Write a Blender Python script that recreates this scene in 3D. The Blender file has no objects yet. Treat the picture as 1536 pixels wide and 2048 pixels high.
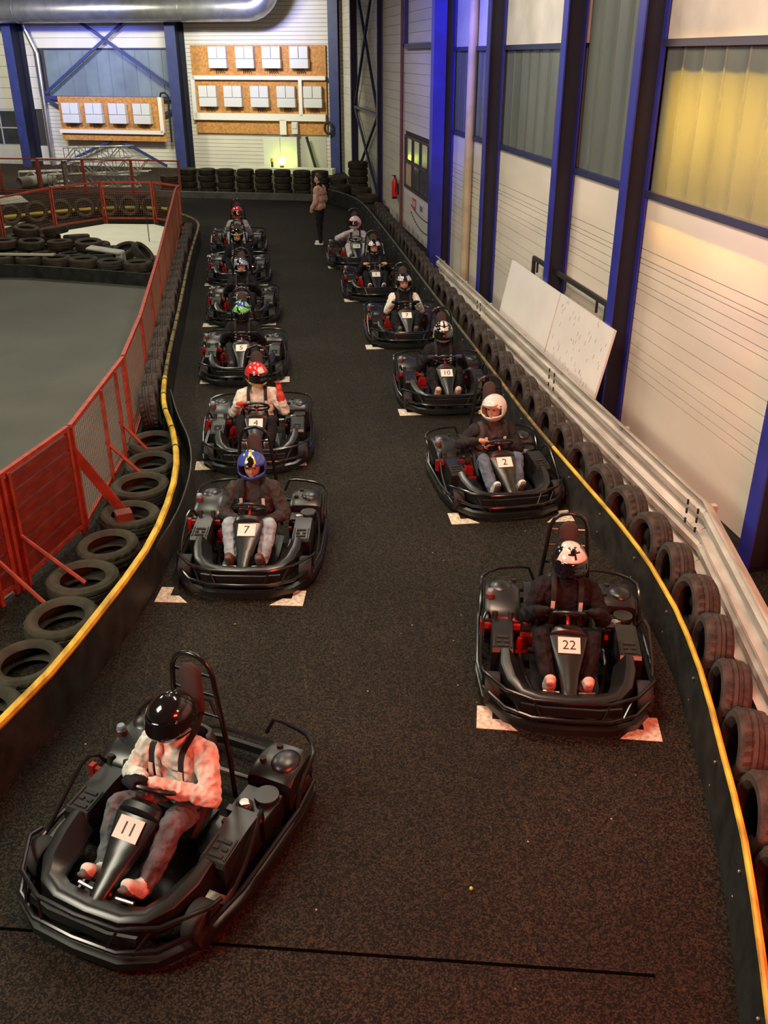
import bpy, math, random
import numpy as np
from mathutils import Vector, Matrix, Euler
random.seed(7)
R = math.radians
scene = bpy.context.scene
COL = scene.collection

# ---------------------------------------------------------------- camera, world, lights, exposure
cam_d = bpy.data.cameras.new('camera')
cam = bpy.data.objects.new('camera', cam_d); COL.objects.link(cam)
cam.location = (0, 0, 4.4)
cam.rotation_euler = (R(90 - 26.565), 0, R(-9.22))
cam_d.sensor_fit = 'VERTICAL'; cam_d.sensor_height = 36.0; cam_d.lens = 36.0 * 1824 / 2048
cam_d.clip_end = 200
scene.camera = cam

w = bpy.data.worlds.new('world'); scene.world = w; w.use_nodes = True
w.node_tree.nodes['Background'].inputs[0].default_value = (0.62, 0.62, 0.56, 1)
w.node_tree.nodes['Background'].inputs[1].default_value = 0.02
scene.view_settings.view_transform = 'Standard'
scene.view_settings.look = 'None'
scene.view_settings.gamma = 1
scene.view_settings.use_curve_mapping = False
scene.view_settings.exposure = 0.0

def light(name, kind, loc, target, energy, color, size=1.0, size_y=None, spot=60, blend=.6, radius=.1):
    d = bpy.data.lights.new(name, kind)
    d.energy = energy; d.color = color
    if kind == 'AREA':
        d.size = size
        if size_y: d.shape = 'RECTANGLE'; d.size_y = size_y
    else:
        d.shadow_soft_size = radius
    if kind == 'SPOT':
        d.spot_size = R(spot); d.spot_blend = blend
    o = bpy.data.objects.new(name, d); COL.objects.link(o)
    o.location = loc
    o.rotation_euler = (Vector(target) - Vector(loc)).to_track_quat('-Z', 'Y').to_euler()
    return o
WARM = (1.0, 0.93, 0.72)
# hall luminaires under the roof
for i, (lx, ly, e) in enumerate([(-1.2, 10.0, 110), (-1.0, 17.0, 110), (-6.0, 14.0, 330), (0.0, 25.0, 110), (-5.0, 27.0, 330)]):
    light('hall_luminaire', 'AREA', (lx, ly, 6.6), (lx, ly, 0), e, WARM, .6, 2.4)
light('hall_luminaire', 'AREA', (-6.0, 3.5, 6.6), (-3.0, 4.0, 0), 600, WARM, 2.4, 2.8)
# flood lamps on the end wall and on the side wall
light('end_wall_flood', 'AREA', (-1.0, 36.0, 6.8), (-1.5, 43.5, 2.0), 760, (1.0, .95, .74), 3.0, .4)
light('end_wall_flood', 'AREA', (-9.0, 38.0, 6.8), (-10.5, 46.0, 2.0), 700, (1.0, .95, .76), 3.0, .4)
light('side_wall_flood', 'AREA', (1.6, 14.5, 6.6), (4.9, 14.0, 1.6), 240, (1.0, .86, .72), 3.0, .3)
light('side_wall_flood', 'AREA', (1.2, 7.0, 6.2), (4.9, 9.0, 1.0), 330, (1.0, .68, .48), 2.0, .3)
# coloured effect lamps
light('blue_effect_lamp', 'SPOT', (.5, 16.5, 6.4), (4.9, 20.5, 5.2), 2600, (.05, .07, 1.0), spot=64, blend=.8, radius=.15)
light('blue_effect_lamp', 'SPOT', (-5.5, 38.0, 5.9), (-6.0, 44.6, 4.9), 1700, (.10, .16, 1.0), spot=80, blend=.9, radius=.15)
yl = light('yellow_effect_lamp', 'AREA', (4.25, 9.2, 6.3), (4.6, 9.2, 3.6), 58, (1.0, .50, .04), .10, 2.6)
yl.rotation_euler = (0, R(-14.5), 0); yl.data.spread = R(12)
light('violet_effect_lamp', 'SPOT', (1.0, 6.0, 5.6), (4.9, 8.2, 3.1), 260, (.42, .36, 1.0), spot=30, blend=.9, radius=.12)
light('blue_effect_lamp', 'SPOT', (.6, 37.6, 6.3), (1.6, 41.9, 5.7), 750, (.16, .18, 1.0), spot=85, blend=.9, radius=.15)
# red start signal over the line, facing the grid
light('red_start_signal', 'AREA', (2.0, .8, 3.0), (2.0, 5.6, .3), 230, (1.0, .045, .022), 1.2, .3)
light('red_start_signal', 'AREA', (2.4, 2.2, 3.6), (4.6, 8.0, 1.0), 90, (1.0, .30, .16), .8, .3)

# ---------------------------------------------------------------- materials
MATS = {}
def M(name, col, rough=.6, metal=0.0, var=.0, vs=8.0, bump=0.0, bs=60.0, spec=.5, stretch=None, emit=None, es=0.0, coat=0.0, trans=0.0, col2=None):
    if name in MATS: return MATS[name]
    m = bpy.data.materials.new(name); m.use_nodes = True
    nt = m.node_tree; b = nt.nodes['Principled BSDF']
    b.inputs['Base Color'].default_value = (*col, 1)
    b.inputs['Roughness'].default_value = rough
    b.inputs['Metallic'].default_value = metal
    b.inputs['Specular IOR Level'].default_value = spec
    b.inputs['Coat Weight'].default_value = coat
    b.inputs['Transmission Weight'].default_value = trans
    if emit:
        b.inputs['Emission Color'].default_value = (*emit, 1)
        b.inputs['Emission Strength'].default_value = es
    if var or bump:
        tc = nt.nodes.new('ShaderNodeTexCoord'); mp = nt.nodes.new('ShaderNodeMapping')
        nt.links.new(tc.outputs['Object'], mp.inputs[0])
        if stretch: mp.inputs['Scale'].default_value = stretch
    if var:
        n = nt.nodes.new('ShaderNodeTexNoise'); n.inputs['Scale'].default_value = vs; n.inputs['Detail'].default_value = 5
        nt.links.new(mp.outputs[0], n.inputs['Vector'])
        r = nt.nodes.new('ShaderNodeValToRGB')
        c2 = col2 or tuple(min(1, c * (1 + var)) for c in col)
        r.color_ramp.elements[0].position = .32; r.color_ramp.elements[1].position = .68
        r.color_ramp.elements[0].color = (*[c * (1 - var) for c in col], 1)
        r.color_ramp.elements[1].color = (*c2, 1)
        nt.links.new(n.outputs[0], r.inputs[0]); nt.links.new(r.outputs[0], b.inputs['Base Color'])
    if bump:
        n2 = nt.nodes.new('ShaderNodeTexNoise'); n2.inputs['Scale'].default_value = bs; n2.inputs['Detail'].default_value = 3
        nt.links.new(mp.outputs[0], n2.inputs['Vector'])
        bp = nt.nodes.new('ShaderNodeBump'); bp.inputs['Strength'].default_value = bump; bp.inputs['Distance'].default_value = .02
        nt.links.new(n2.outputs[0], bp.inputs['Height']); nt.links.new(bp.outputs[0], b.inputs['Normal'])
    MATS[name] = m
    return m

def floor_material():
    m = bpy.data.materials.new('asphalt'); m.use_nodes = True
    nt = m.node_tree; b = nt.nodes['Principled BSDF']; L = nt.links.new
    tc = nt.nodes.new('ShaderNodeTexCoord')
    def noise(scale, detail=4, sc=None):
        n = nt.nodes.new('ShaderNodeTexNoise'); n.inputs['Scale'].default_value = scale; n.inputs['Detail'].default_value = detail
        if sc:
            mp = nt.nodes.new('ShaderNodeMapping'); mp.inputs['Scale'].default_value = sc
            L(tc.outputs['Object'], mp.inputs[0]); L(mp.outputs[0], n.inputs['Vector'])
        else: L(tc.outputs['Object'], n.inputs['Vector'])
        return n
    def ramp(src, p0, c0, p1, c1):
        r = nt.nodes.new('ShaderNodeValToRGB'); e = r.color_ramp.elements
        e[0].position = p0; e[0].color = (*c0, 1); e[1].position = p1; e[1].color = (*c1, 1)
        L(src, r.inputs[0]); return r
    def mix(kind, f, a, c):
        x = nt.nodes.new('ShaderNodeMix'); x.data_type = 'RGBA'; x.blend_type = kind
        if isinstance(f, float): x.inputs['Factor'].default_value = f
        else: L(f, x.inputs['Factor'])
        L(a, x.inputs[6]); L(c, x.inputs[7]); return x.outputs[2]
    base = ramp(noise(.55, 6).outputs[0], .3, (.0095, .0088, .0070), .7, (.0175, .0160, .0128))
    # aggregate: coarse and fine grain of the surface
    va = nt.nodes.new('ShaderNodeTexVoronoi'); va.inputs['Scale'].default_value = 105; L(tc.outputs['Object'], va.inputs['Vector'])
    sep = nt.nodes.new('ShaderNodeSeparateColor'); L(va.outputs['Color'], sep.inputs[0])
    grain = ramp(sep.outputs[0], .30, (.30, .30, .30), .97, (2.9, 2.75, 2.4))
    c = mix('MULTIPLY', 1.0, base.outputs[0], grain.outputs[0])
    fine = ramp(noise(170, 2).outputs[0], .38, (.55, .55, .55), .66, (1.6, 1.55, 1.45))
    c = mix('MULTIPLY', 1.0, c, fine.outputs[0])
    # tyre streaks along the driving line
    st = ramp(noise(1.0, 5, (26, .55, 1)).outputs[0], .58, (0, 0, 0), .74, (.030, .024, .015))
    brk = ramp(noise(30, 3).outputs[0], .45, (0, 0, 0), .6, (1, 1, 1))
    c = mix('ADD', .8, c, mix('MULTIPLY', 1.0, st.outputs[0], brk.outputs[0]))
    # sparse pale crumbs
    v = nt.nodes.new('ShaderNodeTexVoronoi'); v.inputs['Scale'].default_value = 4.2
    L(tc.outputs['Object'], v.inputs['Vector'])
    cr = ramp(v.outputs['Distance'], .020, (.5, .46, .38), .034, (0, 0, 0))
    c = mix('ADD', .7, c, cr.outputs[0])
    L(c, b.inputs['Base Color'])
    b.inputs['Roughness'].default_value = .72
    b.inputs['Specular IOR Level'].default_value = .16
    bp = nt.nodes.new('ShaderNodeBump'); bp.inputs['Strength'].default_value = .6; bp.inputs['Distance'].default_value = .006
    L(sep.outputs[0], bp.inputs['Height']); L(bp.outputs[0], b.inputs['Normal'])
    return m
MATS['asphalt'] = floor_material()

def osb_material():
    m = bpy.data.materials.new('osb'); m.use_nodes = True
    nt = m.node_tree; b = nt.nodes['Principled BSDF']; L = nt.links.new
    tc = nt.nodes.new('ShaderNodeTexCoord')
    v = nt.nodes.new('ShaderNodeTexVoronoi'); v.inputs['Scale'].default_value = 14
    L(tc.outputs['Object'], v.inputs['Vector'])
    r = nt.nodes.new('ShaderNodeValToRGB'); e = r.color_ramp.elements
    e[0].color = (.36, .15, .035, 1); e[1].color = (.62, .31, .085, 1)
    L(v.outputs['Color'], r.inputs[0]); L(r.outputs[0], b.inputs['Base Color'])
    b.inputs['Roughness'].default_value = .7
    return m
MATS['osb'] = osb_material()

RUB = M('tyre_rubber', (.055, .046, .040), .78, var=.45, vs=7, bump=.25, bs=90, spec=.3)
RUBF = M('tyre_rubber_dusty', (.046, .041, .029), .85, var=.35, vs=6, bump=.2, bs=90, spec=.25)
BELT = M('belt_rubber', (.016, .018, .016), .55, var=.5, vs=5, bump=.15, bs=30, spec=.4)
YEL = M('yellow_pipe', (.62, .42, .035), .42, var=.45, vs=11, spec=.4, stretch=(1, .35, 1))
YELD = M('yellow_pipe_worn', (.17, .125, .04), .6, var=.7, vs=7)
GREY_PIPE = M('grey_pipe', (.085, .08, .058), .6, var=.4, vs=9)
GALV = M('galvanised_steel', (.50, .46, .40), .55, .25, var=.28, vs=5, stretch=(1, .3, 2))
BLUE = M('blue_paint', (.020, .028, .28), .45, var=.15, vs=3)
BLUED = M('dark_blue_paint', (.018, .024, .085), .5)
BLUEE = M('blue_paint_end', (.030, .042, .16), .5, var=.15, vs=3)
BLUE_SHADED = M('blue_paint_shaded', (.006, .008, .022), .6)  # column blue taken near black: shade of the unlit recesses put into the colour
WALL = M('cladding_ivory', (.62, .58, .50), .6, var=.10, vs=1.2, stretch=(1, .3, 1.5))
WALLR = M('cladding_ivory_end', (.66, .64, .55), .6, var=.06, vs=1.0)
CONC = M('concrete_panel', (.50, .49, .46), .75, var=.14, vs=1.6, bump=.1, bs=20)
GAP = M('floor_gap', (.002, .002, .002), .9, spec=.0)
JOINT = M('joint_dark', (.05, .045, .04), .8)
POLY = M('polycarbonate_pane', (.115, .135, .125), .30, var=.18, vs=.9, stretch=(1, 1, .4), spec=.5)
POLYL = M('polycarbonate_pale', (.17, .22, .25), .35, var=.2, vs=.8)
RED = M('red_paint', (.34, .045, .022), .5, var=.3, vs=9)
REDB = M('red_board', (.17, .020, .011), .55, var=.35, vs=5, stretch=(1, 1, 4))
WIRE = M('mesh_wire', (.20, .09, .05), .6)
BLK = M('kart_black_plastic', (.008, .0085, .0085), .34, spec=.7)
BLKT = M('kart_black_tube', (.010, .010, .011), .22, spec=.6)
KRED = M('kart_red', (.30, .012, .010), .3)
SILV = M('kart_steel', (.55, .53, .5), .3, .9)
SEATM = M('kart_seat', (.015, .015, .017), .45)
PADM = M('headrest_pad', (.05, .03, .03), .85)
WHITE = M('white_plate', (.78, .74, .66), .55)
INK = M('plate_ink', (.015, .014, .02), .6)
RIM = M('wheel_rim_red', (.35, .02, .015), .35, .4)
STRAP = M('harness_black', (.012, .012, .013), .8)
PADL = M('harness_pad_pale', (.60, .55, .48), .7)
TAGY = M('tag_yellow', (.75, .62, .06), .6)
PAINT = M('grid_paint', (.62, .58, .46), .75, var=.38, vs=26)
BOARD = M('white_board', (.70, .69, .66), .5, var=.05, vs=1.5)
SKIN = M('skin', (.58, .33, .24), .55)
VISOR = M('visor_dark', (.006, .006, .008), .06, spec=.7, coat=1.0)
EYE = M('eye_dark', (.02, .015, .012), .3)
ALU = M('truss_aluminium', (.42, .41, .37), .5, .5, var=.3, vs=8)
STEEL = M('duct_steel', (.42, .43, .45), .32, .85, var=.15, vs=3)
INV = M('inverter_grey', (.62, .64, .66), .5)
INVD = M('inverter_gap', (.30, .31, .33), .6)
TRUNK = M('cable_trunking', (.78, .77, .72), .5)
BLACKM = M('black_matt', (.012, .012, .012), .7)

# ---------------------------------------------------------------- mesh builder
class MB:
    def __init__(s): s.v = []; s.f = []; s.mi = []; s.cur = 0
    def add(s, vs, fs):
        o = len(s.v); s.v += [tuple(p) for p in vs]
        for f in fs: s.f.append(tuple(i + o for i in f)); s.mi.append(s.cur)
        return s
    def box(s, c, d, rot=(0, 0, 0), top=(1, 1)):
        m = Euler(rot).to_matrix(); c = Vector(c); vs = []
        for z in (-.5, .5):
            kx, ky = top if z > 0 else (1, 1)
            for x, y in ((-.5, -.5), (.5, -.5), (.5, .5), (-.5, .5)):
                vs.append(c + m @ Vector((x * d[0] * kx, y * d[1] * ky, z * d[2])))
        return s.add(vs, [(3, 2, 1, 0), (4, 5, 6, 7), (0, 1, 5, 4), (1, 2, 6, 5), (2, 3, 7, 6), (3, 0, 4, 7)])
    def loft(s, rings, closed=True, caps=True, loop=False):
        n = len(rings[0]); vs = [p for r in rings for p in r]; fs = []
        k = len(rings); rr = range(k if loop else k - 1)
        for i in rr:
            a = i * n; b = ((i + 1) % k) * n
            for j in range(n if closed else n - 1):
                j2 = (j + 1) % n
                fs.append((a + j, a + j2, b + j2, b + j))
        if caps and closed and not loop:
            fs.append(tuple(range(n - 1, -1, -1))); fs.append(tuple((k - 1) * n + j for j in range(n)))
        return s.add(vs, fs)
    def tube(s, pts, r, n=8, loop=False, sx=1.0, sy=1.0):
        P = [Vector(p) for p in pts]; k = len(P); rings = []; u = None
        for i in range(k):
            if loop: t = (P[(i + 1) % k] - P[i - 1])
            else: t = P[min(i + 1, k - 1)] - P[max(i - 1, 0)]
            t.normalize()
            if u is None:
                a = Vector((0, 0, 1)) if abs(t.z) < .9 else Vector((1, 0, 0))
                u = t.cross(a).normalized()
            u = (u - t * u.dot(t)).normalized(); v = t.cross(u)
            rr = r[i] if isinstance(r, (list, tuple)) else r
            rings.append([P[i] + u * (math.cos(2 * math.pi * j / n) * rr * sx) + v * (math.sin(2 * math.pi * j / n) * rr * sy) for j in range(n)])
        return s.loft(rings, True, True, loop)
    def lathe(s, prof, n=24, c=(0, 0, 0), axis='z', caps=True, close=False):
        c = Vector(c); rings = []
        for j in range(n):
            a = 2 * math.pi * j / n; ca, sa = math.cos(a), math.sin(a); ring = []
            for r, z in prof:
                p = (r * ca, r * sa, z) if axis == 'z' else ((z, r * ca, r * sa) if axis == 'x' else (r * sa, z, r * ca))
                ring.append(c + Vector(p))
            rings.append(ring)
        s.loft(rings, close, False, True)
        if caps and not close:
            k = len(prof); o = len(s.v) - n * k
            if prof[0][0] > 1e-6: s.f.append(tuple(o + j * k for j in range(n))[::-1]); s.mi.append(s.cur)
            if prof[-1][0] > 1e-6: s.f.append(tuple(o + j * k + k - 1 for j in range(n))); s.mi.append(s.cur)
        return s
    def ball(s, c, r, nu=12, nv=8, rot=None):
        c = Vector(c); r = Vector(r) if isinstance(r, (tuple, list)) else Vector((r, r, r)); vs = []; fs = []
        m = rot or Matrix.Identity(3)
        vs.append(c + m @ Vector((0, 0, r.z)))
        for i in range(1, nv):
            t = math.pi * i / nv
            for j in range(nu):
                a = 2 * math.pi * j / nu
                vs.append(c + m @ Vector((r.x * math.sin(t) * math.cos(a), r.y * math.sin(t) * math.sin(a), r.z * math.cos(t))))
        vs.append(c + m @ Vector((0, 0, -r.z))); e = len(vs) - 1
        for j in range(nu):
            j2 = (j + 1) % nu
            fs.append((0, 1 + j, 1 + j2)); fs.append((e, 1 + (nv - 2) * nu + j2, 1 + (nv - 2) * nu + j))
            for i in range(nv - 2):
                a = 1 + i * nu; b = a + nu
                fs.append((a + j, b + j, b + j2, a + j2))
        return s.add(vs, fs)
    def prism(s, poly, h, to3):
        a = [to3(x, y, 0) for x, y in poly]; b = [to3(x, y, h) for x, y in poly]
        return s.loft([a, b])
    def mesh(s, name, mats, sharp=38):
        me = bpy.data.meshes.new(name); me.from_pydata(s.v, [], s.f)
        for m in (mats if isinstance(mats, (list, tuple)) else [mats]): me.materials.append(m)
        if len(me.materials) > 1: me.polygons.foreach_set('material_index', s.mi)
        me.validate(); me.update()
        me.polygons.foreach_set('use_smooth', [True] * len(me.polygons))
        me.set_sharp_from_angle(angle=R(sharp))
        return me
    def obj(s, name, mats, parent=None, loc=(0, 0, 0), rot=(0, 0, 0), bevel=0, sharp=38):
        o = bpy.data.objects.new(name, s.mesh(name, mats, sharp)); COL.objects.link(o)
        o.location = loc; o.rotation_euler = rot
        if parent: o.parent = parent
        if bevel:
            b = o.modifiers.new('bevel', 'BEVEL'); b.width = bevel; b.segments = 2; b.limit_method = 'ANGLE'
        return o

def tag(o, label=None, cat=None, group=None, kind=None):
    if label: o['label'] = label
    if cat: o['category'] = cat
    if group: o['group'] = group
    if kind: o['kind'] = kind
    return o
def empty(name, loc=(0, 0, 0), rz=0, **k):
    o = bpy.data.objects.new(name, None); COL.objects.link(o)
    o.location = loc; o.rotation_euler = (0, 0, rz); o.empty_display_size = .1
    return tag(o, **k)
def inst(src, name=None, parent=None, loc=None, rot=None):
    o = src.copy(); COL.objects.link(o)
    if name: o.name = name
    for k in list(o.keys()):
        if k in ('label', 'category', 'group', 'kind'): del o[k]
    o.parent = parent
    if loc is not None: o.location = loc
    if rot is not None: o.rotation_euler = rot
    return o
def copy_tree(o, parent=None):
    c = o.copy(); COL.objects.link(c); c.parent = parent
    for ch in o.children: copy_tree(ch, c)
    return c
def shared(me, name, parent=None, loc=(0, 0, 0), rot=(0, 0, 0), scale=(1, 1, 1)):
    o = bpy.data.objects.new(name, me); COL.objects.link(o)
    o.location = loc; o.rotation_euler = rot; o.scale = scale
    if parent: o.parent = parent
    return o
def smooth_path(pts, step=.3):
    P = [Vector(p) for p in pts]; out = []
    for i in range(len(P) - 1):
        p0 = P[max(i - 1, 0)]; p1 = P[i]; p2 = P[i + 1]; p3 = P[min(i + 2, len(P) - 1)]
        k = max(1, int((p2 - p1).length / step))
        for j in range(k):
            t = j / k
            out.append(.5 * ((2 * p1) + (p2 - p0) * t + (2 * p0 - 5 * p1 + 4 * p2 - p3) * t * t + (3 * p1 - p0 - 3 * p2 + p3) * t ** 3))
    out.append(P[-1]); return out
def text_mesh(txt, size, mat, name='number'):
    cu = bpy.data.curves.new('txt', 'FONT'); cu.body = txt; cu.size = size; cu.align_x = 'CENTER'; cu.align_y = 'CENTER'; cu.extrude = .0008
    cu.resolution_u = 3
    o = bpy.data.objects.new('txt', cu); COL.objects.link(o)
    dg = bpy.context.evaluated_depsgraph_get()
    me = bpy.data.meshes.new_from_object(o.evaluated_get(dg)); me.name = name
    bpy.data.objects.remove(o); me.materials.clear(); me.materials.append(mat)
    return me

# ---------------------------------------------------------------- setting: floor
fl = MB(); fl.box((-6, 22, -.1), (26, 56, .2))
floor = fl.obj('floor', MATS['asphalt']); tag(floor, 'dark grained asphalt floor of the indoor kart track', None, None, 'structure')
def grid_mark(corner, ang, side):
    # corner: outer front corner; side +1: arm runs towards +x, -1: towards -x
    m = MB(); a, t, h = .30, .115, .26
    poly = [(0, 0), (a, 0), (a - .1, t), (t, t), (t, h), (0, h)]
    if side < 0: poly = [(-x, y) for x, y in poly][::-1]
    m.prism(poly, .003, lambda x, y, z: (x, y, z + .001))
    m.obj('grid_mark', PAINT, floor, (corner[0], corner[1], 0), (0, 0, R(ang)))
S = 4.4 / 4.05
for l, r, a in [((-.85, 6.65), (.36, 6.39), -12), ((-.58, 9.33), (.64, 9.27), -3), ((-.58, 12.3), (.65, 12.19), -4), ((-.59, 15.3), (.63, 15.23), -4),
                ((-.60, 18.38), (.64, 18.23), -5), ((-.59, 21.32), (.63, 21.17), -5), ((1.39, 4.68), (2.57, 4.35), -15.5), ((1.90, 7.62), (3.10, 7.5), -3),
                ((1.93, 10.63), (3.1, 10.58), -3), ((1.93, 13.57), (3.1, 13.5), -3), ((1.97, 16.64), (3.1, 16.58), -3), ((1.99, 19.64), (3.1, 19.58), -3)]:
    grid_mark((l[0] * S, l[1] * S), a, 1); grid_mark((r[0] * S, r[1] * S), a, -1)
grid_mark((-.30, 3.80), -24, -1)
m = MB(); m.prism([(-1.48, 11.2), (-1.45, 21.0), (-1.5, 27.0), (-2.2, 28.3), (-3.6, 28.6), (-4.8, 27.45), (-6.9, 23.5), (-13, 21.0), (-13, -3), (-4.5, 1.0), (-3.0, 6.1), (-2.2, 7.6), (-1.78, 8.75)], .006, lambda x, y, z: (x, y, z))
tag(m.obj('infield_floor', M('asphalt_grey', (.085, .088, .074), .7, var=.16, vs=.7, bump=.5, bs=130)), None, None, None, 'structure')
j = MB(); j.box((0, 0, .0), (3.63, .020, .003)); j.obj('floor_joint', GAP, floor, (.19, 3.415, 0), (0, 0, R(-13.9)))

# ---------------------------------------------------------------- setting: side wall (x = 4.9)
WX = 4.9
wb = MB(); wb.box((WX + .14, 18.8, 3.75), (.16, 43.6, 7.5))
wall_right = wb.obj('wall_right', JOINT); tag(wall_right, 'long ivory clad side wall with blue steel columns', None, None, 'structure')
ZJ = [.0, .82, .92, 1.03, 1.15, 1.32, 1.47, 1.66, 1.84, 1.92, 2.04, 2.15, 2.21, 2.32, 2.90]
bays = [(-3, 7.0), (7.0, 10.75), (10.75, 13.2), (13.2, 17.1), (17.1, 21.0)]
def panel(name, y0, y1, z0, z1, mat, x=WX, t=.05, parent=None):
    m = MB(); m.box((x + t / 2, (y0 + y1) / 2, (z0 + z1) / 2), (t, y1 - y0, z1 - z0))
    return m.obj(name, mat, parent or wall_right)
for y0, y1 in bays:
    for a, b in zip(ZJ[:-1], ZJ[1:]):
        panel('plank' if a > .1 and b < 2.8 else 'wall_panel', y0 + .01, y1 - .01, a, b - .010, WALL)
    if (y0, y1) != (10.75, 13.2):
        panel('wall_panel', y0 + .01, y1 - .01, 4.56, 5.75, CONC); panel('wall_panel', y0 + .01, y1 - .01, 5.765, 7.5, CONC)
# far part of the wall
zs = np.arange(0, 7.41, .235)
for y0, y1 in ((21.0, 26.7), (26.7, 30.5), (30.5, 40.4)):
    m = MB()
    for z in zs:
        if y0 == 21.0 and 1.1 < z < 2.4: continue
        m.box((WX + .025, (y0 + y1) / 2, z + .115), (.05, y1 - y0 - .02, .228))
    o = m.obj('cladding', WALL, wall_right); o['kind'] = 'stuff'
panel('wall_panel', 21.0, 22.3, 1.17, 2.48, WALL); panel('wall_panel', 26.45, 26.7, 1.17, 2.48, WALL)
nwin = 0
for (y0, y1), z1 in zip(bays, (4.5, 4.5, 7.4, 4.5, 4.5)):
    nwin += 1
    m = MB(); m.box((WX + .0, (y0 + y1) / 2, 2.945), (.09, y1 - y0 - .1, .075))
    win = m.obj('window_%d' % nwin, BLUED); tag(win, 'tall ribbed translucent window strip in the side wall', None, None, 'structure')
    if z1 < 7:
        m = MB(); m.box((WX, (y0 + y1) / 2, z1 + .03), (.09, y1 - y0 - .1, .075)); m.obj('window_frame', BLUED, win)
    n = max(4, int(round((y1 - y0) / .46)))
    for k in range(n):
        a = y0 + .05 + (y1 - y0 - .1) * k / n; b = y0 + .05 + (y1 - y0 - .1) * (k + 1) / n
        m = MB(); zc = (2.98 + z1) / 2; h = (z1 - 2.98) / 2; P = []
        prof = [(a, .03), (a + .015, .018), (a + .03, .018), (a + .05, .03), ((a + b) / 2, .036), (b - .004, .03)]
        m.loft([[(WX + dx, y, zc - h) for y, dx in prof] + [(WX + .07, b - .004, zc - h), (WX + .07, a, zc - h)],
                [(WX + dx, y, zc + h) for y, dx in prof] + [(WX + .07, b - .004, zc + h), (WX + .07, a, zc + h)]])
        m.obj('pane', POLY, win)
def side_column(y, xin, wid, label, boxed=False, ztop=7.5):
    e = empty('steel_column', (WX - .02, y, 0), label=label, cat='column', group='blue steel columns along the side wall')
    d = WX - .02 - xin
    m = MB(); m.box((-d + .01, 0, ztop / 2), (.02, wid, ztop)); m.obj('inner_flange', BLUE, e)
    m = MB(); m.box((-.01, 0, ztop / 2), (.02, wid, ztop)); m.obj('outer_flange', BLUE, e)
    m = MB(); m.box((-d / 2 - (.09 if boxed else 0), -wid / 2 + .012 if boxed else 0, ztop / 2), (d - (.22 if boxed else .04), .024 if boxed else .014, ztop)); m.obj('web', BLUE if boxed else BLUE_SHADED, e)
    if boxed:
        m = MB(); m.box((-.09, -.02, ztop / 2), (.16, .02, ztop)); m.obj('shade_strip', BLUE_SHADED, e)  # added dark strip, paints the shadow between boxed column and wall
    return e
side_column(6.95, 4.60, .20, 'dark blue steel column past the bend in the guardrail')
side_column(10.75, 4.60, .20, 'blue steel column beside the edge of the leaning white boards')
side_column(13.25, 4.60, .20, 'blue steel column behind the leaning white boards and black handrail')
side_column(17.15, 4.60, .20, 'blue steel column between the boxed column and the white boards')
side_column(20.9, 4.42, .30, 'broad bright blue boxed column where the guardrail starts', True)
side_column(30.5, 4.72, .20, 'slim blue column beyond the red fire extinguisher')
side_column(36.2, 4.65, .20, 'blue column with brace bars near the hall corner')
# wind bracing between the two far columns
e = empty('wall_brace', (4.78, 33.3, 0), label='thin dark cross bracing on the wall by the hall corner', cat='brace')
for p, q in (((0, -2.7, 2.75), (0, 2.8, 7.2)), ((0, 2.8, 2.75), (0, -2.7, 7.2)), ((0, -2.7, .3), (0, 2.8, 2.75)), ((0, 2.8, .3), (0, -2.7, 2.75)), ((0, -2.7, 2.75), (0, 2.8, 2.75))):
    m = MB(); m.tube([p, q], .05, 8); m.obj('brace_bar', BLUED, e)
# downpipes and poles on the wall
m = MB(); m.tube([(4.80, 19.0, 0), (4.80, 19.0, 7.4)], .085, 14)
tag(m.obj('downpipe', M('beige_pipe', (.46, .38, .26), .55, var=.2, vs=2)), 'beige vertical downpipe beside the broad blue column', 'pipe')
m = MB(); m.tube([(4.83, 26.75, 0), (4.83, 26.75, 7.4)], .045, 10)
tag(m.obj('wall_pole', M('rust_red', (.16, .05, .045), .6)), 'rust red vertical pole beside the fire extinguisher', 'pole')
# shed door glazing
wn = MB(); wn.box((WX + .05, 24.37, 1.825), (.03, 4.16, 1.3))
win = wn.obj('window_6', M('glass_back', (.03, .028, .025), .5)); tag(win, 'old window of eight small panes in a brown frame', None, None, 'structure')
FR = M('frame_brown', (.06, .035, .025), .6)
for z in (1.17, 1.83, 2.46):
    m = MB(); m.box((WX, 24.37, z), (.07, 4.2, .07)); m.obj('window_frame', FR, win)
for k in range(5):
    m = MB(); m.box((WX, 22.32 + k * 1.03, 1.82), (.07, .06, 1.3)); m.obj('window_frame', FR, win)
GLS = M('window_glass', (.10, .10, .085), .12, var=.25, vs=3)
for k in range(4):
    for r_, z in enumerate((1.50, 2.145)):
        mt = GLS
        if r_ == 0 and k == 3: mt = M('plywood', (.52, .36, .20), .7, var=.15, vs=5)
        if r_ == 0 and k == 0: mt = M('white_card', (.52, .5, .55), .7, var=.1, vs=4)
        m = MB(); m.box((WX + .01, 22.84 + k * 1.03, z), (.02, .95, .57)); m.obj('pane', mt, win)
m = MB()
for y in (22.3, 26.3): m.box((4.84, y, 6.0), (.1, .1, 2.8))
m.box((4.84, 24.3, 4.62), (.1, 4.1, .12)); tag(m.obj('trim_1', BLUED), None, None, None, 'structure')
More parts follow.
